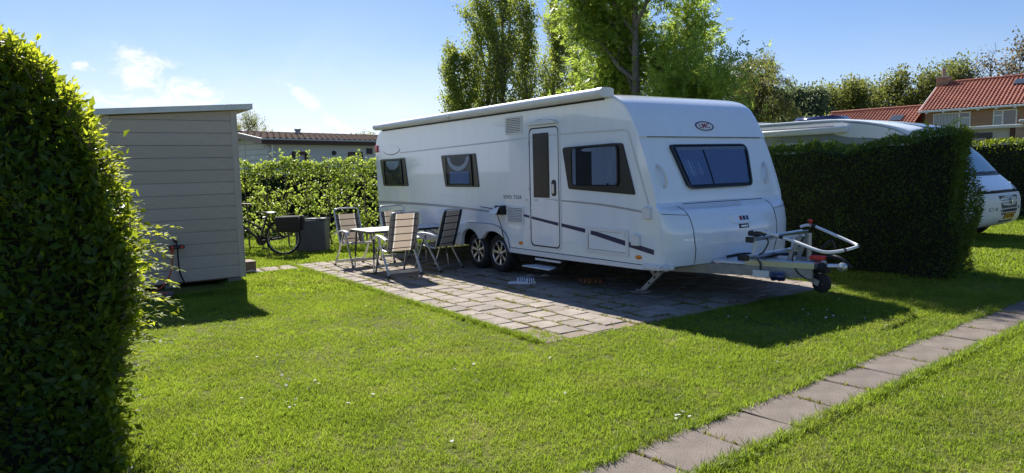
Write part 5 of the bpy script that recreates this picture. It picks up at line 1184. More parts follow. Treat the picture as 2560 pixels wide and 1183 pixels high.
i0, i1 = 5, 11
mb = MB(); mb.grid([[cap(i, y, .012) for y in np.linspace(-.55, .80, 9)] for i in range(i0, i1 + 1)]); part('panorama_window', mb, 'solar', mh, smooth=60)
mb = MB(); mb.bbox(-4.3, -.5, 2.53, -3.3, .3, 2.66, .06); part('rooflight', mb, 'solar', mh, smooth=40)
mb = MB(); mb.bbox(-6.4, -.6, 2.53, -5.3, .3, 2.63, .05); part('rooflight', mb, 'plastic', mh, smooth=40)

# ------------------------------------------------------------------ chalet behind the hornbeam hedge
CH_ANG = math.atan2(.785, .62)
chal = thing('chalet', 'low cream boarded chalet with brown tiled roof and brown fascia beyond the hornbeam hedge', 'chalet', (-7.56, 21.8, 0), CH_ANG)
CL, CWD = 9.0, 2.8
psm = None
mb = MB(); pr = [(0, 0), (-.02, 0), (-.02, .14), (-.008, .176), (0, .176)]; n = len(pr)
mb.add([(x, a, b) for x in (.32, CL - .3) for a, b in pr], [[i, (i + 1) % n, n + (i + 1) % n, n + i] for i in range(n)] + [list(range(n)), list(range(n, 2 * n))[::-1]]); psm = mb.mesh('plank'); psm.materials.append(M['cream'])
for k in range(14): link('plank', psm, None, chal, (0, .25, .15 + k * .178))
for k in range(15):
    z = .15 + k * .178; h = .176; y0, y1 = .27, CWD - .27
    if z > 2.45: k_ = (z - 2.45) / (.25 / 1.13); y0 += 1.1 * k_ * .55; y1 -= 1.1 * k_ * .55
    if y1 - y0 < .3: continue
    for a, b in ((y0, CWD / 2 - .012), (CWD / 2 + .012, y1)):
        mb = MB(); mb.add([(.30, a, z), (.28, a, z), (.28, a, z + h - .03), (.30, a, z + h), (.30, b, z), (.28, b, z), (.28, b, z + h - .03), (.30, b, z + h)], [(0, 1, 5, 4), (1, 2, 6, 5), (2, 3, 7, 6), (0, 4, 7, 3), (0, 3, 2, 1), (4, 5, 6, 7)]); part('plank', mb, 'cream', chal)
mb = MB(); mb.box(.31, .26, .1, CL - .3, CWD - .26, 2.6); mb.add([(.31, .26, 2.6), (.31, CWD - .26, 2.6), (.31, CWD / 2, 2.84)], [(0, 1, 2)]); part('inner_wall', mb, 'cream', chal)
mb = MB(); mb.bbox(.27, .215, .1, .345, .26, 2.6, .004); part('corner_trim', mb, 'cream', chal)
rz_ = lambda y: 2.735 + min(y, CWD - y) / (CWD / 2) * .25
mb = MB(); mb.bbox(0, -.012, 2.59, CL, .01, 2.715, .003); part('fascia', mb, 'brown', chal)
mb = MB(); mb.bbox(-.01, -.07, 2.716, CL, .0, 2.765, .01); part('gutter', mb, 'flatroof', chal)
mb = MB(); mb.box(.02, .01, 2.60, CL - .02, .25, 2.62); part('soffit', mb, 'brown', chal)
for a, b in ((0, CWD / 2), (CWD / 2, CWD)):
    mb = MB(); mb.add([(x, y, rz_(y) + d) for x in (-.02, .0) for y in (a, b) for d in (-.16, .0)], [(0, 1, 3, 2), (4, 6, 7, 5), (0, 2, 6, 4), (1, 5, 7, 3), (0, 4, 5, 1), (2, 3, 7, 6)]); part('bargeboard', mb, 'rosewood', chal)
    mb = MB(); mb.add([(x, y, rz_(y) + d) for x in (-.03, .06) for y in (a, b) for d in (.001, .03)], [(0, 1, 3, 2), (4, 6, 7, 5), (0, 2, 6, 4), (1, 5, 7, 3), (0, 4, 5, 1), (2, 3, 7, 6)]); part('verge_trim', mb, 'flatroof', chal)
mb = MB(); mb.add([(0, 0, 2.72), (CL, 0, 2.72), (CL, CWD / 2, 2.97), (0, CWD / 2, 2.97), (0, CWD, 2.72), (CL, CWD, 2.72)], [(0, 1, 2, 3), (3, 2, 5, 4)]); part('roof_deck', mb, 'brown', chal)
tp = .225; sl_ = math.atan2(.25, CWD / 2); rl = math.hypot(.25, CWD / 2)
mb = MB(); xs = [0, .05, .09, .12, .15, .185, .225]; hs = [.012, .010, .018, .045, .052, .030, .012]
mb.grid([[(x, y, h + dz) for x, h in zip(xs, hs)] for y, dz in ((-.02, .018), (.34, .0))]); mb.grid([[(x, -.02, h + dz) for x, h in zip(xs, hs)] for dz in (.018, -.02)])
tme = mb.mesh('roof_tile', 50); tme.materials.append(M['rooftile_brown'])
for c in range(int(CL / tp)):
    for r_ in range(4):
        o = link('roof_tile', tme, None, chal, (.03 + c * tp, -.03 + r_ * .352 * math.cos(sl_), 2.745 + r_ * .352 * math.sin(sl_))); o.rotation_euler = (sl_, 0, 0)
mb = MB(); mb.lathe([(.075, 0), (.065, .04)], (0, 0, 0), (1, 0, 0), 12)
rme = None; mb = MB(); q = [(.09 * math.cos(a), .07 * math.sin(a)) for a in np.linspace(0, math.pi, 7)]; mb.grid([[(x, a * s_, b * s_) for a, b in q] for x, s_ in ((0, 1.1), (.3, 1.0))]); rme = mb.mesh('ridge_tile', 50); rme.materials.append(M['rooftile_brown'])
for c in range(int(CL / .3)): link('ridge_tile', rme, None, chal, (c * .3, CWD / 2, 2.995))
def chal_win(x0, x1, z0, z1):
    mb = MB(); mp = lambda a, b, o: (a, .23 - o, b); mb.ring(rect(x0, z0, x1, z1), rect(x0 + .09, z0 + .09, x1 - .09, z1 - .1), mp, -.02, .04); w_ = part('window', mb, 'brown', chal)
    mb = MB(); mb.plate(rect(x0 + .08, z0 + .08, x1 - .08, z1 - .09), mp, .0, .012); part('pane', mb, 'winglass', w_)
    mb = MB(); mb.plate(rect(x0 + .10, z0 + .10, x1 - .16, z1 - .14), mp, .012, .014); part('curtain', mb, 'lace', w_)
chal_win(1.20, 1.78, 1.2, 2.37); chal_win(3.46, 4.08, 1.2, 2.37); chal_win(6.3, 7.4, 1.2, 2.3)
mb = MB(); mb.plate(rpoly(rect(4.28, 2.30, 4.52, 2.5), .01, 2), lambda a, b, o: (a, .23 - o, b), -.01, .05); part('wall_vent', mb, 'black', chal)
mb = MB(); mb.lathe([(0, .08), (.06, .07), (.085, 0)], (2.86, .23, 2.33), (0, -1, 0), 14); part('wall_lamp', mb, 'black', chal, smooth=40)
mb = MB(); mb.tube([(.47, .19, 2.6), (.47, .19, .2)], .04, 8); part('downpipe', mb, 'whitepaint', chal)
mb = MB(); mb.tube([(2.15, 1.2, 2.9), (2.15, 1.2, 3.12)], .08, 12); mb.lathe([(.08, .2), (.11, .22), (.11, .27), (.0, .28)], (2.15, 1.2, 2.9), (0, 0, 1), 12); part('flue', mb, 'galv', chal)

# ------------------------------------------------------------------ brick house with red tiles
HA = math.atan2(-.7219, .6919)
hs_ = thing('brick_house', 'brown brick house with red pantile roof and white windows at the right edge', 'house', (28.8, 50.0, 0), HA)
HL, RY, EZ, RZ = 15.0, 4.2, 5.03, 7.15
mb = MB(); mb.box(.15, .35, 0, HL, 8.0, 5.05); mb.add([(.15, .35, 5.05), (.15, 8.0, 5.05), (.15, 4.2, 6.98), (.16, .35, 5.05), (.16, 8.0, 5.05), (.16, 4.2, 6.98)], [(0, 1, 2), (5, 4, 3), (0, 2, 5, 3), (1, 4, 5, 2)]); part('wall', mb, 'brick', hs_)
def pantiles(parent, x0, x1, y0, y1, z0, z1):
    L = math.hypot(y1 - y0, z1 - z0); nc = int(round((x1 - x0) / .235)); nr = int(round(L / .31)); mb = MB()
    uy, uz = (y1 - y0) / L, (z1 - z0) / L
    prof = [(0, .0), (.22, .0), (.42, .035), (.60, .065), (.80, .045), (1.0, .0)]
    for r_ in range(nr):
        a, b = r_ * L / nr - .02, (r_ + 1) * L / nr
        rows = []
        for d, lift in ((a, .0), (a, .038), (b, .0)):
            row = []
            for c in range(nc):
                for u, h in prof[:-1]:
                    x = x0 + (c + u) * (x1 - x0) / nc; hh = h + lift + .004 * math.sin(c * 12.9 + r_ * 7.3); row.append((x, y0 + uy * d - uz * hh, z0 + uz * d + uy * hh))
            rows.append(row)
        mb.grid(rows)
    part('roof_tiles', mb, 'pantile', parent, kind='stuff', smooth=40)
    q = [(.14 * math.cos(a), .12 * math.sin(a)) for a in np.linspace(-.3, math.pi + .3, 8)]
    m2 = MB(); m2.grid([[(x, a * s_, b * s_) for a, b in q] for x, s_ in ((0, 1.12), (.36, 1.0))]); me = m2.mesh('ridge_tile', 50); me.materials.append(M['pantile'])
    for c in range(int((x1 - x0) / .36)): link('ridge_tile', me, None, parent, (x0 + c * .36, y1, z1 + .03))
pantiles(hs_, -.1, HL, -.05, RY, EZ, RZ)
mb = MB(); mb.add([(-.1, RY, RZ), (HL, RY, RZ), (HL, 8.4, EZ), (-.1, 8.4, EZ)], [(0, 1, 2, 3)]); part('rear_roof', mb, 'pantile', hs_)
mb = MB(); mb.bbox(-.12, -.16, 4.86, HL, -.04, 5.0, .02); part('gutter', mb, 'whitepaint', hs_)
mb = MB(); mb.box(-.05, -.04, 4.88, HL, .35, 4.94); part('soffit', mb, 'whitepaint', hs_)
for k in range(14):
    mb = MB(); mb.box(.3 + k * 1.02, -.14, 4.78, .42 + k * 1.02, .2, 4.87); part('eave_bracket', mb, 'whitepaint', hs_)
mb = MB(); mb.add([(x, y, z + d) for x in (-.14, -.1) for y, z in ((-.1, EZ), (RY, RZ)) for d in (-.16, .02)], [(0, 1, 3, 2), (4, 6, 7, 5), (0, 2, 6, 4), (1, 5, 7, 3), (0, 4, 5, 1), (2, 3, 7, 6)]); part('bargeboard', mb, 'whitepaint', hs_)
mb = MB(); mb.tube([(.05, .0, 4.9), (.05, .25, 4.6), (.05, .25, .2)], .06, 8); part('downpipe', mb, 'black', hs_)
mb = MB(); mb.bbox(-.16, 3.85, 6.6, .60, 4.6, 7.52, .01); chm = part('chimney', mb, 'brick', hs_)
mb = MB(); mb.bbox(-.21, 3.80, 7.52, .65, 4.65, 7.62, .015); part('chimney_cap', mb, 'concrete', chm)
mb = MB(); mb.tube([(.2, 4.2, 7.6), (.2, 4.2, 8.25)], .12, 10); part('chimney_pot', mb, 'rosewood', chm)
mb = MB(); mb.box(-.2, 3.70, 6.85, .75, 3.84, 7.0); part('flashing', mb, 'dark', chm)
def house_win(x0, x1, z0, z1, split, small_right):
    mp = lambda a, b, o: (a, .35 - o, b); mb = MB(); mb.ring(rect(x0, z0, x1, z1), rect(x0 + .07, z0 + .07, x1 - .07, z1 - .07), mp, -.02, .05); w_ = part('window', mb, 'whitepaint', hs_)
    xm = x0 + (x1 - x0) * split; mb = MB(); mb.plate(rect(xm - .05, z0 + .07, xm + .05, z1 - .07), mp, -.01, .045); part('mullion', mb, 'whitepaint', w_)
    a, b = (xm + .05, x1 - .07) if small_right else (x0 + .07, xm - .05); zt = z0 + (z1 - z0) * .68
    mb = MB(); mb.plate(rect(a, zt - .04, b, zt + .04), mp, -.01, .043); part('transom', mb, 'whitepaint', w_)
    mb = MB(); mb.plate(rect(x0 + .06, z0 + .06, x1 - .06, z1 - .06), mp, -.01, .01); part('pane', mb, 'winglass', w_)
    c_, d_ = (x0 + .09, xm - .06) if small_right else (x0 + .09, xm - .07)
    rows = [[mp(c_ + (d_ - c_) * i / 40, z, .014 + .006 * math.sin(i * 1.1)) for i in range(41)] for z in (z0 + .08, z1 - .1)]
    mb = MB(); mb.grid(rows); part('curtain', mb, 'lace', w_, smooth=60)
    if small_right: mb = MB(); mb.plate(rect(a + .03, z0 + .08, b - .03, zt - .05), mp, .011, .016); part('curtain', mb, 'lace', w_)
    mb = MB(); mb.bbox(x0 - .06, .22, z0 - .09, x1 + .06, .36, z0 - .005, .01); part('sill', mb, 'whitepaint', w_)
house_win(.68, 2.92, 3.55, 4.76, .70, True); house_win(4.2, 5.52, 3.65, 4.74, .40, False); house_win(8.3, 10.4, 3.6, 4.74, .4, False)
def roof_window(parent, x0, x1, y0, y1, f):
    mb = MB(); th = .10; mb.add([(x, y, f(y) + d) for x in (x0, x1) for y in (y0, y1) for d in (.02, .14)], [(0, 1, 3, 2), (4, 6, 7, 5), (0, 2, 6, 4), (1, 5, 7, 3), (0, 4, 5, 1), (2, 3, 7, 6)]); w_ = part('roof_window', mb, 'seal', parent)
    mb = MB(); mb.add([(x, y, f(y) + .145) for x, y in ((x0 + .06, y0 + .06), (x1 - .06, y0 + .06), (x1 - .06, y1 - .05), (x0 + .06, y1 - .05))], [(0, 1, 2, 3)]); part('pane', mb, 'winglass', w_)
roof_window(hs_, 4.75, 5.4, 2.75, 3.5, lambda y: EZ + (y + .05) / 4.25 * (RZ - EZ))
an = thing('house_annex', 'lower red tiled wing adjoining the left gable of the brick house', 'house', (28.8, 50.0, 0), HA)
AY0, AY1, AZ0, AZ1 = -1.3, 1.85, 3.85, 5.42
pantiles(an, -6.9, -.15, AY0, AY1, AZ0, AZ1)
mb = MB(); mb.box(-6.6, -.9, 0, -.16, 4.4, 3.95); part('wall', mb, 'brick', an)
mb = MB(); mb.add([(-6.9, AY1, AZ1), (-.15, AY1, AZ1), (-.15, 4.9, AZ0), (-6.9, 4.9, AZ0)], [(0, 1, 2, 3)]); part('rear_roof', mb, 'pantile', an)
roof_window(an, -2.0, -1.2, -.35, .45, lambda y: AZ0 + (y - AY0) / (AY1 - AY0) * (AZ1 - AZ0))
# outbuildings in front of the house
cp = thing('garden_cabin', 'flat roofed cabin with a dark framed glass door in front of the brick house', 'cabin', (20.9, 31.5, 0), HA)
mb = MB(); mb.bbox(-1.9, -.3, 2.88, 1.45, 3, 3.02, .02); part('flat_roof', mb, 'flatroof', cp)
mb = MB(); mb.box(-1.7, 0, 0, 1.2, 2.7, 2.88); part('wall', mb, 'boardgrey', cp)
mp = lambda a, b, o: (a, -o, b)
mb = MB(); mb.ring(rect(-1.4, .1, .35, 2.72), rect(-1.28, .2, .1, 2.5), mp, .002, .06); d_ = part('door_frame', mb, 'tableframe', cp)
mb = MB(); mb.plate(rect(-1.29, .19, .11, 2.51), mp, .004, .02); part('pane', mb, 'winglass', d_)
mb = MB(); mb.box(1.0, -.05, 0, 1.19, -.002, 2.88); part('post', mb, 'brown', cp)
gs = thing('grey_shed', 'pale grey boarded shed with flat pale roof at the right frame edge', 'shed', (21.6, 29.6, 0), HA)
for k in range(15):
    mb = MB(); mb.bbox(0, -.02, .05 + k * .2, 4.0, 0, .24 + k * .2, .006); part('plank', mb, 'boardgrey', gs)
mb = MB(); mb.box(.01, .002, 0, 3.98, 3, 3.05); part('inner_wall', mb, 'boardgrey', gs)
mb = MB(); mb.bbox(-.35, -.3, 3.06, 4.4, 3.2, 3.17, .02); part('flat_roof', mb, 'flatroof', gs)
# ------------------------------------------------------------------ hedges
rng = np.random.default_rng(21)
def foliage(name, parent, mt, V, F, r_, kind='stuff', label=None):
    me = np_mesh(name, V, F, {'rnd': r_}); return link(name, me, mt, parent, label=label, kind=kind)
def cat_np(parts):
    Vs, Fs, Rs, b = [], [], [], 0
    for V, F, r_ in parts: Vs.append(V); Fs.append(F + b); Rs.append(r_); b += len(V)
    return np.concatenate(Vs), np.concatenate(Fs), np.concatenate(Rs)
# ---- left hedge: rounded end, close to the camera
lh = thing('hedge', 'tall leafy privet hedge with rounded sunlit shoulder filling the left frame edge', 'hedge', (0, 0, 0))
zx = [(-4.6, 2.75), (-2.75, 2.40), (-2.50, 2.28), (-2.24, 2.10), (-2.14, 1.93), (-2.05, 1.72), (-1.98, 1.50)]
def topz(x): return np.interp(x, [p[0] for p in zx], [p[1] for p in zx])
rx = [(0, -2.10), (.3, -2.07), (.8, -1.99), (1.2, -1.93), (1.5, -1.95), (1.75, -2.06), (2.0, -2.18), (2.25, -2.46), (2.45, -2.85), (2.75, -4.6)]
def rightx(z): return np.interp(z, [p[0] for p in rx], [p[1] for p in rx])
gd = np.array([-.53, .848, 0]); YF = 3.52
def bumps(a, b): return .045 * np.sin(a * 5.1 + 1.7 * np.sin(b * 3.3)) + .04 * np.sin(b * 6.3 + 2 * np.sin(a * 2.7)) + .02 * np.sin(a * 13 + b * 11)
parts_ = []
n = 10500; z = rng.uniform(.02, 2.7, n); x = rng.uniform(-3.15, -1.85, n); ok = (x < rightx(z) - .01); z, x = z[ok], x[ok]; n = len(z)
dep = rng.exponential(.055, n); P = np.c_[x, YF + .05 * (x + 2) * 0 + dep + bumps(x, z) + .10 * np.clip((x - rightx(z) + .25) / .25, 0, 1) ** 2, z]
out_ = np.c_[rng.normal(0, .25, n), np.full(n, -1.0), rng.normal(.25, .3, n)]
A = nrm(np.c_[rng.normal(.15, .75, n), rng.normal(-.55, .35, n), rng.normal(.35, .55, n)]); Nn = nrm(out_ + np.c_[rng.normal(0, .35, n), np.zeros(n), rng.uniform(0, .8, n)])
front = (P, A, Nn)
n = 10500; z = rng.uniform(.03, 2.65, n); g_ = rng.uniform(0, 1.75, n); x0 = rightx(z) - rng.exponential(.05, n); P2 = np.c_[x0, np.full(n, YF), z] + gd * g_[:, None]; P2[:, 0] += bumps(g_ * 1.3, z) - .05 * (g_ < .1)
ok = z < 2.6; P2 = P2[ok]; n = len(P2)
A2 = nrm(np.c_[rng.normal(.6, .5, n), rng.normal(.0, .6, n), rng.normal(.45, .5, n)]); N2 = nrm(np.c_[rng.normal(.7, .3, n), rng.normal(.1, .4, n), rng.uniform(.2, 1, n)])
# top of the shoulder
n = 5200; x = rng.uniform(-3.2, -1.98, n); g_ = rng.uniform(0, 1.6, n); P3 = np.c_[x, np.full(n, YF), topz(x) - rng.exponential(.05, n) + .02] + np.outer(g_, gd); P3[:, 2] += bumps(x * 1.5, g_)
A3 = nrm(np.c_[rng.normal(.25, .5, n), rng.normal(-.1, .5, n), rng.uniform(.3, 1.2, n)]); N3 = nrm(np.c_[rng.normal(.2, .5, n), rng.normal(-.3, .5, n), rng.uniform(.3, 1, n)])
P = np.concatenate([front[0], P2, P3]); A = np.concatenate([front[1], A2, A3]); Nn = np.concatenate([front[2], N2, N3])
sz = rng.uniform(.038, .074, len(P)); rv = np.clip(rng.normal(.4, .25, len(P)), 0, 1)
# the 300 leaves that show largest are objects of their own
fr_idx = np.where((np.arange(len(P)) < len(front[0])) & (P[:, 1] < YF + .02) & (P[:, 0] > -2.6) & (P[:, 0] < -1.95))[0]
pick = fr_idx[np.argsort(-sz[fr_idx] + .02 * rng.uniform(0, 1, len(fr_idx)))[:300]]; rest = np.ones(len(P), bool); rest[pick] = False
V, F, r_ = leaf_np(P[rest], A[rest], Nn[rest], sz[rest], .46, rng, rnd=rv[rest]); foliage('foliage', lh, 'privet', V, F, r_)
lmes = []
for q in range(6):
    v_, f_, _ = leaf_np(np.zeros((1, 3)), np.array([[1., 0, 0]]), np.array([[0, 0, 1.]]), np.array([1.0]), .46, rng); me = np_mesh('leaf', v_, f_, {'rnd': np.full(5, q / 5)}); me.materials.append(M['privet']); lmes.append(me)
for i in pick:
    a = Vector(A[i]).normalized(); nn_ = Vector(Nn[i]); b = a.cross(nn_).normalized(); c = b.cross(a); mm = Matrix((a, -b, c)).transposed().to_4x4()
    o = link('leaf', lmes[int(rng.integers(0, 6))], None, lh); mm.translation = Vector(P[i]); o.matrix_world = mm @ Matrix.Scale(float(sz[i]) * 1.08, 4)
# fresh upright shoots on the shoulder and longer sprigs leaning out at the back corner
def sprig(p, d, L, nl, ls, droop=.2):
    p = np.array(p, float); d = nrm(np.array(d, float)); q = []; S = []
    for k in range(nl + 1):
        u = k / nl; c = p + d * L * u + np.array([0, 0, -droop * L * u * u]); q.append(c)
    for k in range(nl): S.append((*[tuple(q[k]), tuple(q[k + 1])], .003 * (1 - k / nl) + .001, .003 * (1 - (k + 1) / nl) + .001))
    Pp, Aa, Nn_, sz_ = [], [], [], []
    for k in range(1, nl + 1):
        t = nrm(q[k] - q[k - 1]); sd_ = nrm(np.cross(t, [0, 0, 1.]) + rng.normal(0, .25, 3))
        for s_ in (-1, 1): Pp.append(q[k]); Aa.append(t * .6 + sd_ * s_ * .8 + rng.normal(0, .18, 3)); Nn_.append(np.array([0, 0, 1.]) + rng.normal(0, .35, 3)); sz_.append(ls * rng.uniform(.7, 1.15))
    Pp.append(q[-1]); Aa.append(t); Nn_.append(np.array([0.2, 0, 1.])); sz_.append(ls)
    return S, np.array(Pp), np.array(Aa), np.array(Nn_), np.array(sz_)
S_, acc = [], []
for _ in range(420):
    x = rng.uniform(-2.95, -2.0); g_ = rng.uniform(-.05, .9); p = np.array([x, YF, topz(x) - .03]) + gd * g_ + rng.normal(0, .015, 3)
    s_ = sprig(p, [rng.normal(.15, .25), rng.normal(-.1, .25), 1], rng.uniform(.06, .14), 4, .045, 0); S_ += s_[0]; acc.append(s_[1:])
for _ in range(300):
    zz = rng.uniform(.15, 2.0); g_ = rng.uniform(-.02, .9); p = np.array([rightx(zz), YF, zz]) + gd * g_
    s_ = sprig(p, [1, rng.normal(.1, .4), rng.uniform(0, .9)], rng.uniform(.05, .12), 4, .042, .1); S_ += s_[0]; acc.append(s_[1:])
V, F, r_ = leaf_np(*[np.concatenate([a[i] for a in acc]) for i in range(4)], .42, rng); foliage('young_shoots', lh, 'privetnew', V, F, r_)
V, F = tubes_np(S_, 4); link('shoot_stems', np_mesh('shoot_stems', V, F), 'twig', lh, kind='stuff')
for i in range(46):
    zz = rng.uniform(.55, 1.30); p = np.array([-2.60, 4.60, zz]) + np.array([-.53, .848, 0]) * rng.uniform(-.35, .35) + np.array([rng.uniform(-.05, .06), 0, 0])
    s_ = sprig(p, [1, rng.normal(-.2, .35), rng.uniform(-.15, .55)], rng.uniform(.14, .36) * (1.25 - .5 * abs(zz - .95)), 8, .055, .28)
    V, F, r_ = leaf_np(*s_[1:], .36, rng, rnd=rng.uniform(.3, 1, len(s_[1]))); sg_ = foliage('sprig', lh, 'privetnew', V, F, r_, kind=None)
    V, F = tubes_np(s_[0], 4); link('sprig_stem', np_mesh('sprig_stem', V, F), 'twig', sg_)
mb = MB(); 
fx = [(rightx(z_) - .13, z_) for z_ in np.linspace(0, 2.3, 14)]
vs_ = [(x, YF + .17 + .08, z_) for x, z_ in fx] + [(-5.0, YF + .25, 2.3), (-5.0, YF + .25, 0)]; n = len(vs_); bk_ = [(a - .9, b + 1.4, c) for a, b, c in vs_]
mb.add(vs_ + bk_, [list(range(n)), list(range(n, 2 * n))[::-1]] + [[i, (i + 1) % n, n + (i + 1) % n, n + i] for i in range(n)]); part('light_block_core', mb, 'core', lh)  # dark solid added behind the leaves to block light, no real twigs
# ---- clipped hedge faces in general: leaves on a box
def box_hedge(name, label, a, b, thick, h0, h1, n, leaf, mt, sprigs=0, asp=.4, zmin=.05, top_amp=.05, group=None, bright=None):
    th_ = thing(name, label, 'hedge', (a[0], a[1], 0), 0, group); o = np.array([a[0], a[1], 0.])
    d = np.array([b[0] - a[0], b[1] - a[1], 0]); L = np.linalg.norm(d); d /= L; nv = np.array([d[1], -d[0], 0])          # nv: outward towards the camera side
    if nv @ np.array([a[0], a[1], 0]) > 0: nv = -nv
    def hh(u): return h0 + (h1 - h0) * u / L + top_amp * (np.sin(u * 3.1 + .5) * .5 + np.sin(u * 7.7) * .3 + np.sin(u * 17) * .2)
    Ps, As, Ns = [], [], []
    area = [L * h0, L * thick, thick * h0, thick * h0]; tot = sum(area)
    def add(k, Pf, nm, up_b):
        q = Pf(k); m_ = len(q); Ps.append(q); As.append(nm * .75 + np.array([0, 0, up_b]) + rng.normal(0, .55, (m_, 3))); Ns.append(nm * .5 + np.array([0, 0, .7]) + rng.normal(0, .45, (m_, 3)))
    def f_front(k): u = rng.uniform(0, L, k); z_ = zmin + (hh(u) - zmin) * rng.uniform(0, 1, k) ** .9; w = -rng.exponential(.05, k) + .05 * np.sin(u * 4.3 + 2 * np.sin(z_ * 3)) + .03 * np.sin(z_ * 9 + u * 6); return u[:, None] * d + w[:, None] * nv + np.c_[np.zeros((k, 2)), z_]
    def f_top(k): u = rng.uniform(0, L, k); w = -rng.uniform(0, thick, k); z_ = hh(u) - rng.exponential(.05, k) + .03 * np.sin(w * 9 + u * 5); return u[:, None] * d + w[:, None] * nv + np.c_[np.zeros((k, 2)), z_]
    def f_end(u0, s_):
        def f(k): w = -rng.uniform(0, thick, k); z_ = zmin + (hh(np.full(k, u0)) - zmin) * rng.uniform(0, 1, k); u = u0 + s_ * (-rng.exponential(.05, k) + .06 * np.sin(z_ * 5 + w * 4) + .05 * np.sin(z_ * 2.1)); return u[:, None] * d + w[:, None] * nv + np.c_[np.zeros((k, 2)), z_]
        return f
    add(int(n * area[0] / tot), f_front, nv, .35); add(int(n * area[1] / tot), f_top, np.array([0, 0, 1.]), .4); add(int(2.2 * n * area[2] / tot), f_end(0, -1), -d, .3); add(int(n * area[3] / tot), f_end(L, 1), d, .3)
    P = np.concatenate(Ps); A = np.concatenate(As); Nn = np.concatenate(Ns); V, F, r_ = leaf_np(P, A, Nn, rng.uniform(.6, 1.25, len(P)) * leaf, asp, rng); foliage('foliage', th_, mt, V, F, r_)
    if sprigs:
        S_, acc = [], []
        for _ in range(sprigs):
            u = rng.uniform(0, L); w = -rng.uniform(-.03, thick * .8); p = u * d + w * nv + np.array([0, 0, hh(u) - .06]); s_ = sprig(p, [rng.normal(0, .5), rng.normal(-.1, .5), 1], rng.uniform(.08, .24), 6, leaf * 1.1, .15); S_ += s_[0]; acc.append(s_[1:])
        V, F, r_ = leaf_np(*[np.concatenate([a_[i] for a_ in acc]) for i in range(4)], .4, rng); foliage('young_shoots', th_, 'privetnew', V, F, r_)
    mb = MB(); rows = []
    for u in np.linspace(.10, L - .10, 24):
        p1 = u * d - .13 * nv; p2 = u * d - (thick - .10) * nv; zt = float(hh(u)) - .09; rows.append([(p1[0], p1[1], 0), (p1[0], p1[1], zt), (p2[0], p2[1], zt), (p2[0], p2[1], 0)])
    mb.grid(rows); mb.add(rows[0], [(0, 1, 2, 3)]); mb.add(rows[-1], [(0, 1, 2, 3)]); part('light_block_core', mb, 'core', th_)  # added dark core again, keeps light from passing through the leaf shell
    return th_
box_hedge('hedge', 'dark clipped hedge with sunlit top running beside the caravan to the motorhome', (5.78, 9.22), (1.45, 13.85), .95, 1.94, 1.56, 52000, .050, 'laurel', 260, .36, .03, .10)
box_hedge('hedge', 'dark clipped hedge behind the motorhome at the right frame edge', (19.5, 16.4), (11.2, 19.6), .9, 2.0, 2.05, 15000, .085, 'laurel', 60)
box_hedge('hedge', 'low dark hedge in front of the chalet, seen through the hornbeam stems', (-9.5, 18.6), (-1.5, 21.6), .7, 1.72, 1.72, 16000, .075, 'laurel', 0)
# suckers and bare soil at the foot of the dark hedge, a few bright sprays on its face
# ---- hornbeam hedge on thin stems
hb = thing('hornbeam_hedge', 'airy bright green hornbeam hedge on thin stems behind the bicycle and table', 'hedge', (-6.6, 15.95, 0))
hd = nrm(np.array([.987, .163, 0.])); hn = np.array([hd[1], -hd[0], 0]); HLn = 6.6
S_all = []
Pc, dens_ = [], []
for k in range(15):
    u = .15 + k * .45 + rng.normal(0, .05); pts = [hd * u + hn * rng.normal(0, .03) + np.array([0, 0, z_]) + np.array([rng.normal(0, .02), rng.normal(0, .02), 0]) for z_ in np.linspace(0, 1.85, 7)]
    mb = MB(); mb.tube([tuple(p) for p in pts], [.022 - .0022 * i for i in range(7)], 6); part('stem', mb, 'bark', hb, smooth=60)
    for j in range(34):
        z_ = rng.uniform(.22, 1.85); i = min(5, int(z_ / 1.85 * 6)); p = pts[i] + (pts[i + 1] - pts[i]) * (z_ / 1.85 * 6 - i); s_ = rng.choice([-1, 1]); L = rng.uniform(.12, .34) * (1.0 if z_ > .5 else .7)
        e = p + hd * s_ * L + hn * rng.normal(0, .09) + np.array([0, 0, rng.uniform(.0, .18)]); S_all.append((tuple(p), tuple(e), .007, .003)); Pc.append((p, e, z_))
P = []
for p, e, z_ in Pc:
    m_ = int(rng.integers(14, 34) * (.45 + .65 * min(1, z_ / 1.0))); t = rng.uniform(.15, 1.1, m_)[:, None]; P.append(p + (e - p) * t + rng.normal(0, .055, (m_, 3)))
n = 3800; u = rng.uniform(0, HLn, n); P.append(u[:, None] * hd + rng.normal(0, .10, n)[:, None] * hn + np.c_[np.zeros((n, 2)), 1.93 - rng.exponential(.10, n) + .05 * np.sin(u * 5) + .04 * np.sin(u * 13)])
for _ in range(22):
    u = rng.uniform(0, HLn); m_ = 14; P.append(u * hd + np.c_[rng.normal(0, .02, m_), rng.normal(0, .02, m_), 1.9 + rng.uniform(0, .28, m_)])
P = np.concatenate(P); n = len(P); A = rdir(rng, n) + np.array([0, -.1, -.15]); Nn = rdir(rng, n) * .8 + np.array([0, -.25, .75])
V, F, r_ = leaf_np(P, A, Nn, rng.uniform(.045, .085, n), .68, rng); foliage('foliage', hb, 'hornbeam', V, F, r_)
V, F = tubes_np(S_all, 4); link('side_twigs', np_mesh('side_twigs', V, F), 'twig', hb, kind='stuff')

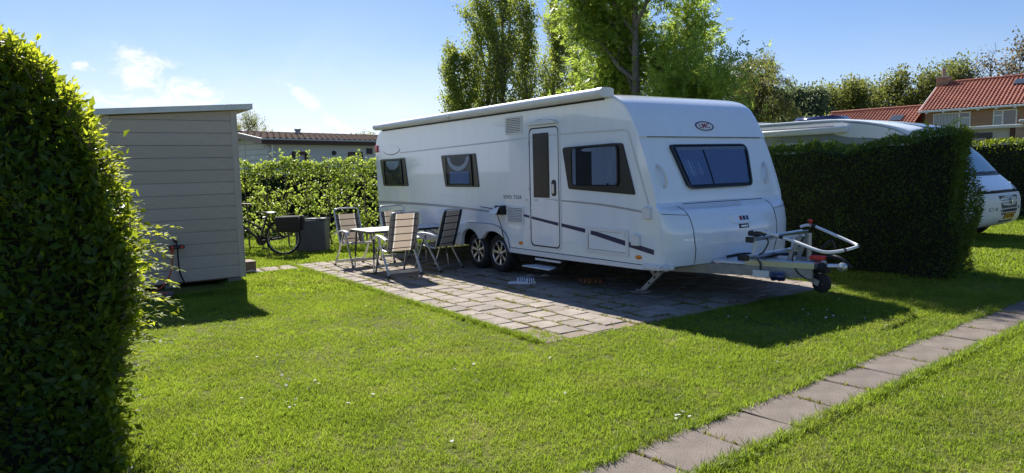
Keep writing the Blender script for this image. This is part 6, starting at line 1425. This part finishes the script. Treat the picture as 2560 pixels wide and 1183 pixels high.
# ------------------------------------------------------------------ trees
def grow(rng, p, d, L, r, lev, spec, segs, tips):
    """curved limb with side limbs; spec[lev] = (count, angle, length factor, wiggle, rise, start)"""
    cnt, ang, lf, wig, rise, st = spec[lev]; k = max(3, int(4 + 2 * (lev == 0))); q = [np.array(p, float)]; dd = nrm(np.array(d, float)); dirs = [dd]
    for i in range(k):
        dd = nrm(dd + rng.normal(0, wig, 3) + np.array([0, 0, rise])); q.append(q[-1] + dd * L / k); dirs.append(dd)
    rr = [r * (1 - .75 * i / k) for i in range(k + 1)]
    for i in range(k): segs.append((tuple(q[i]), tuple(q[i + 1]), rr[i], rr[i + 1]))
    if lev + 1 >= len(spec): tips.append((q[0], q[-1], dd)); return
    for j in range(cnt):
        u = st + (1 - st) * (j + rng.uniform(0, 1)) / cnt; x = u * k; i = min(k - 1, int(x)); pp = q[i] + (q[i + 1] - q[i]) * (x - i); d0 = dirs[i + 1]
        a = nrm(np.cross(d0, rdir(rng, 1)[0])); th = ang * rng.uniform(.7, 1.25); nd = d0 * math.cos(th) + a * math.sin(th)
        grow(rng, pp, nd, L * lf * (1.15 - .65 * u if lev == 0 else rng.uniform(.7, 1.1)), rr[i] * .62, lev + 1, spec, segs, tips)
    tips.append((q[-2], q[-1], dd))
LEAFY = 7.0
def tree(name, label, x, y, seed, h, r, spec, leaf, mt, per_tip, spread, bark='bark', asp=.55, kind_='quad', dirbias=(0, 0, -.1), lean=(0, 0, 1), group=None, twig_min=.0, gap=0.0, cat_='tree', k=5, z0=0.0):
    rg = np.random.default_rng(seed); t = thing(name, label, cat_, (x, y, z0), 0, group); segs, tips = [], []
    grow(rg, (0, 0, -.1), lean, h, r, 0, spec, segs, tips)
    big = [s for s in segs if s[2] >= r * .33]; small = [s for s in segs if s[2] < r * .33]
    V, F = tubes_np(big, 7); link('trunk', np_mesh('trunk', V, F), bark, t)
    if small: V, F = tubes_np(small, 4); link('branches', np_mesh('branches', V, F), bark, t, kind='stuff')
    if per_tip:
        P, A = [], []
        for p, e, d_ in tips:
            m_ = rg.poisson(per_tip * LEAFY * (1 if rg.random() > gap else .12))
            if not m_: continue
            u = rg.uniform(0, 1.1, m_)[:, None]; P.append(p + (e - p) * u + rg.normal(0, spread, (m_, 3))); A.append(np.repeat(d_[None], m_, 0))
        P = np.concatenate(P); n = len(P); A = np.concatenate(A) * .5 + rdir(rg, n) * .8 + np.array(dirbias); Nn = rdir(rg, n) * .8 + np.array([0, -.1, .55])
        if kind_ == 'quad': V, F, r_ = quad_np(P, A, Nn, rg.uniform(.6, 1.3, n) * leaf, asp, rg)
        elif kind_ == 'pinnate':
            ps = []; A = nrm(A); B = nrm(np.cross(A, Nn)); rv = rg.uniform(0, 1, n); LL = rg.uniform(.13, .24, n)[:, None]
            for u in (.35, .58, .8):
                for s_ in (-1, 1): ps.append(quad_np(P + A * LL * u + np.array([0, 0, -.10]) * LL * u * u, A * .55 + B * s_ * .85 + np.array([0, 0, -.15]), Nn, rg.uniform(.75, 1.15, n) * leaf, asp, rg, rv))
            ps.append(quad_np(P + A * LL * .95, A, Nn, rg.uniform(.8, 1.15, n) * leaf, asp, rg, rv)); V, F, r_ = cat_np(ps)
        foliage('crown', t, mt, V, F, r_); print('TREE', name, label[:30], 'tips', len(tips), 'leaves', n, 'segs', len(segs))
    return t
# big ash close behind the caravan
tree('ash_tree', 'spreading fresh green ash tree standing right behind the caravan roof', 2.90, 16.2, 4, 7.6, .13,
     [(15, .80, .31, .05, .04, .18), (8, .75, .52, .11, .05, .2), (7, .8, .5, .14, .03, .15), (3, .8, .5, .15, 0, .2)], .070, 'ashleaf', 5.0, .17, 'greybark', .5, 'pinnate', (0, 0, -.35), gap=.2)
# poplars
PS = [(9, .32, .42, .03, .06, .06), (9, .42, .46, .05, .10, .12), (6, .5, .5, .08, .06, .15), (2, .6, .5, .1, .05, .2)]
for i, (px, yy_, h, r, sd_, per, lb) in enumerate([
    (1172, 39, 7.0, .10, 31, 3.4, 'short bushy poplar with pale leaves at the left end of the poplar row'),
    (1215, 41, 10.6, .16, 32, 3.4, 'tall columnar poplar, leftmost of the high poplars behind the caravan'),
    (1262, 40, 10.4, .17, 33, 3.4, 'tall dense yellow green poplar in the middle of the poplar row'),
    (1322, 42, 10.1, .12, 34, 3.0, 'slim pointed poplar standing just left of the gap beside the ash'),
    (1400, 43, 9.8, .15, 35, 3.2, 'yellowish poplar partly hidden behind the left side of the ash'),
    (1470, 45, 9.0, .14, 36, 3.2, 'dark poplar behind the ash crown and caravan roof'),
    (1560, 46, 8.2, .14, 37, 3.0, 'shaded poplar low behind the ash trunk'),
    (1660, 47, 7.6, .14, 38, 3.0, 'shaded poplar between the ash trunk and the willow'),
    (1745, 46, 6.6, .12, 39, 3.0, 'low bushy poplar just left of the willow')]):
    X_ = (px - 1280) / 1770 * yy_; wd = 1.0
    sp_ = [list(q) for q in PS]
    if i in (6, 7, 8): sp_[0][1] = .5; sp_[0][2] = .5
    if i == 0: sp_[0][1] = .42; sp_[0][2] = .40
    if i in (1, 2): sp_[0][1] = .27
    if i == 3: sp_[0][1] = .22; sp_[0][2] = .34
    tree('poplar_tree', lb, X_, yy_, sd_, h, r, [tuple(q) for q in sp_], .14, 'poplarleaf', per, .17, 'bark', .6, 'quad', (0, 0, .2), group='poplars behind the caravan', gap=.08)
# willow
WS = [(9, .8, .55, .08, .03, .4), (8, .75, .55, .12, -.02, .2), (8, .9, .62, .10, -.22, .2), (2, .5, .6, .08, -.35, .2)]
tree('willow_tree', 'drooping willow to the right of the ash above the caravan front', 15.4, 47, 51, 7.6, .25, WS, .22, 'willowleaf', 4.2, .14, 'bark', .28, 'quad', (0, 0, -.9), group=None)
tree('willow_tree', 'lower brownish willow scrub right beside the drooping willow', 13.1, 50, 52, 4.6, .2, WS, .22, 'willowleaf', 4.0, .16, 'bark', .28, 'quad', (0, 0, -.9))
# round trees at the left
RS = [(12, .5, .72, .06, .07, .2), (8, .55, .55, .08, .08, .2), (7, .6, .5, .1, .06, .2), (3, .6, .5, .1, .06, .2)]
tree('round_tree', 'small round pollarded tree above the chalet gable by the shed', -22.3, 60, 61, 5.0, .16, RS, .15, 'springleaf', 1.2, .14, 'greybark', .4)
tree('round_tree', 'round yellow green tree just showing above the chalet roof by the caravan', -11.7, 60, 62, 3.5, .16, RS, .18, 'springleaf', 1.5, .16, 'bark', .5)
# wood along the right
DS = [(10, .62, .55, .07, .04, .28), (7, .65, .55, .1, .06, .2), (6, .7, .5, .12, .05, .15), (3, .7, .5, .14, .04, .2)]
BS = [(8, .6, .58, .08, .03, .28), (6, .65, .58, .12, .04, .15), (6, .7, .55, .15, .03, .15), (5, .7, .5, .16, .03, .15)]
wood = [ # px, top px y, distance, material, leaves per tip, label
    (1925, 232, 84, 'blueleaf', 3.0, 'small grey green tree at the left end of the wood'),
    (1962, 222, 80, 'blueleaf', 4.0, 'rounded blue green tree left of the wood, above the motorhome roof'),
    (2008, 208, 78, 'blueleaf', 4.0, 'taller blue green pointed tree in the left part of the wood'),
    (2062, 200, 88, 'springleaf', 1.5, 'thin brown green tree with bare twigs left of the wood centre'),
    (2110, 200, 86, 'springleaf', 2.6, 'olive green tree in the middle of the wood'),
    (2165, 186, 90, 'springleaf', 2.0, 'wide olive tree with dark stems showing above the annex roof'),
    (2222, 178, 88, 'springleaf', 1.8, 'broad twiggy tree with dark branches in the wood left of the house'),
    (2285, 182, 90, 'springleaf', 2.2, 'yellow green tree just left of the brick house chimney'),
    (2338, 140, 84, 'springleaf', 1.6, 'high slender pale leaved tree rising behind the chimney'),
    (2395, 158, 82, 'springleaf', 1.8, 'leafy pale tree behind the house ridge right of the chimney'),
    (2462, 120, 80, 'brownbud', .0, 'leafless dark branched tree above the house ridge'),
    (2556, 98, 78, 'brownbud', 1.0, 'budding brown tree over the house at the right frame edge'),
    (2620, 120, 80, 'brownbud', 1.2, 'brown budding tree just beyond the right frame edge')]
for i, (px, ty, D_, mt_, per, lb) in enumerate(wood):
    X_ = (px - 1280) / 1770 * D_; hor = 426 - .025 * (px - 1280); H_ = 1.6 + (hor - ty) / 1770 * D_
    tree('woodland_tree', lb, X_, D_, 100 + i, H_ * .74, .26 if per >= 1.3 else .42, BS if per < 1.3 else DS, .34, mt_, per * 1.0, .38, 'greybark', .55, 'quad', (0, 0, .1), group='trees of the wood beyond the house', gap=.1)
shrub_labels = ['grey green bush above the motorhome roof right beside the caravan corner', 'second grey green bush from the caravan along the foot of the wood', 'grey green bush under the tallest blue green tree of the wood', 'olive bush above the middle of the motorhome roof', 'grey green bush at the left end of the annex roof', 'grey green bush above the middle of the annex roof', 'olive bush touching the left gable of the brick house', 'yellow green bush at the foot of the willow scrub']
for i, (px, ty, D_, mt_) in enumerate([(1940, 265, 72, 'blueleaf'), (1990, 262, 72, 'blueleaf'), (2040, 262, 74, 'blueleaf'), (2095, 255, 72, 'springleaf'), (2150, 250, 74, 'blueleaf'), (2205, 255, 72, 'blueleaf'), (2260, 250, 73, 'springleaf'), (1890, 258, 66, 'springleaf')]):
    X_ = (px - 1280) / 1770 * D_; hor = 426 - .025 * (px - 1280); H_ = 1.6 + (hor - ty) / 1770 * D_
    tree('woodland_shrub', shrub_labels[i], X_, D_, 200 + i, H_ * .6, .16, DS, .34, mt_, 2.4, .34, 'greybark', .6, 'quad', (0, 0, .1), group='bushes along the foot of the wood', cat_='bush')
fwv = []
n = 26000; u = rng.uniform(-95, 110, n); zt = 4.2 + .8 * np.sin(u * .21) + .6 * np.sin(u * .53 + 1); P = np.c_[u, 118 + rng.normal(0, 2.2, n) - .0006 * u * u, rng.uniform(0, 1, n) ** .8 * zt]
V, F, r_ = quad_np(P, rdir(rng, n), rdir(rng, n) + np.array([0, -.3, .5]), rng.uniform(.5, 1.1, n), .7, rng); fo = foliage('far_wood', None, 'springleaf', V, F, r_)
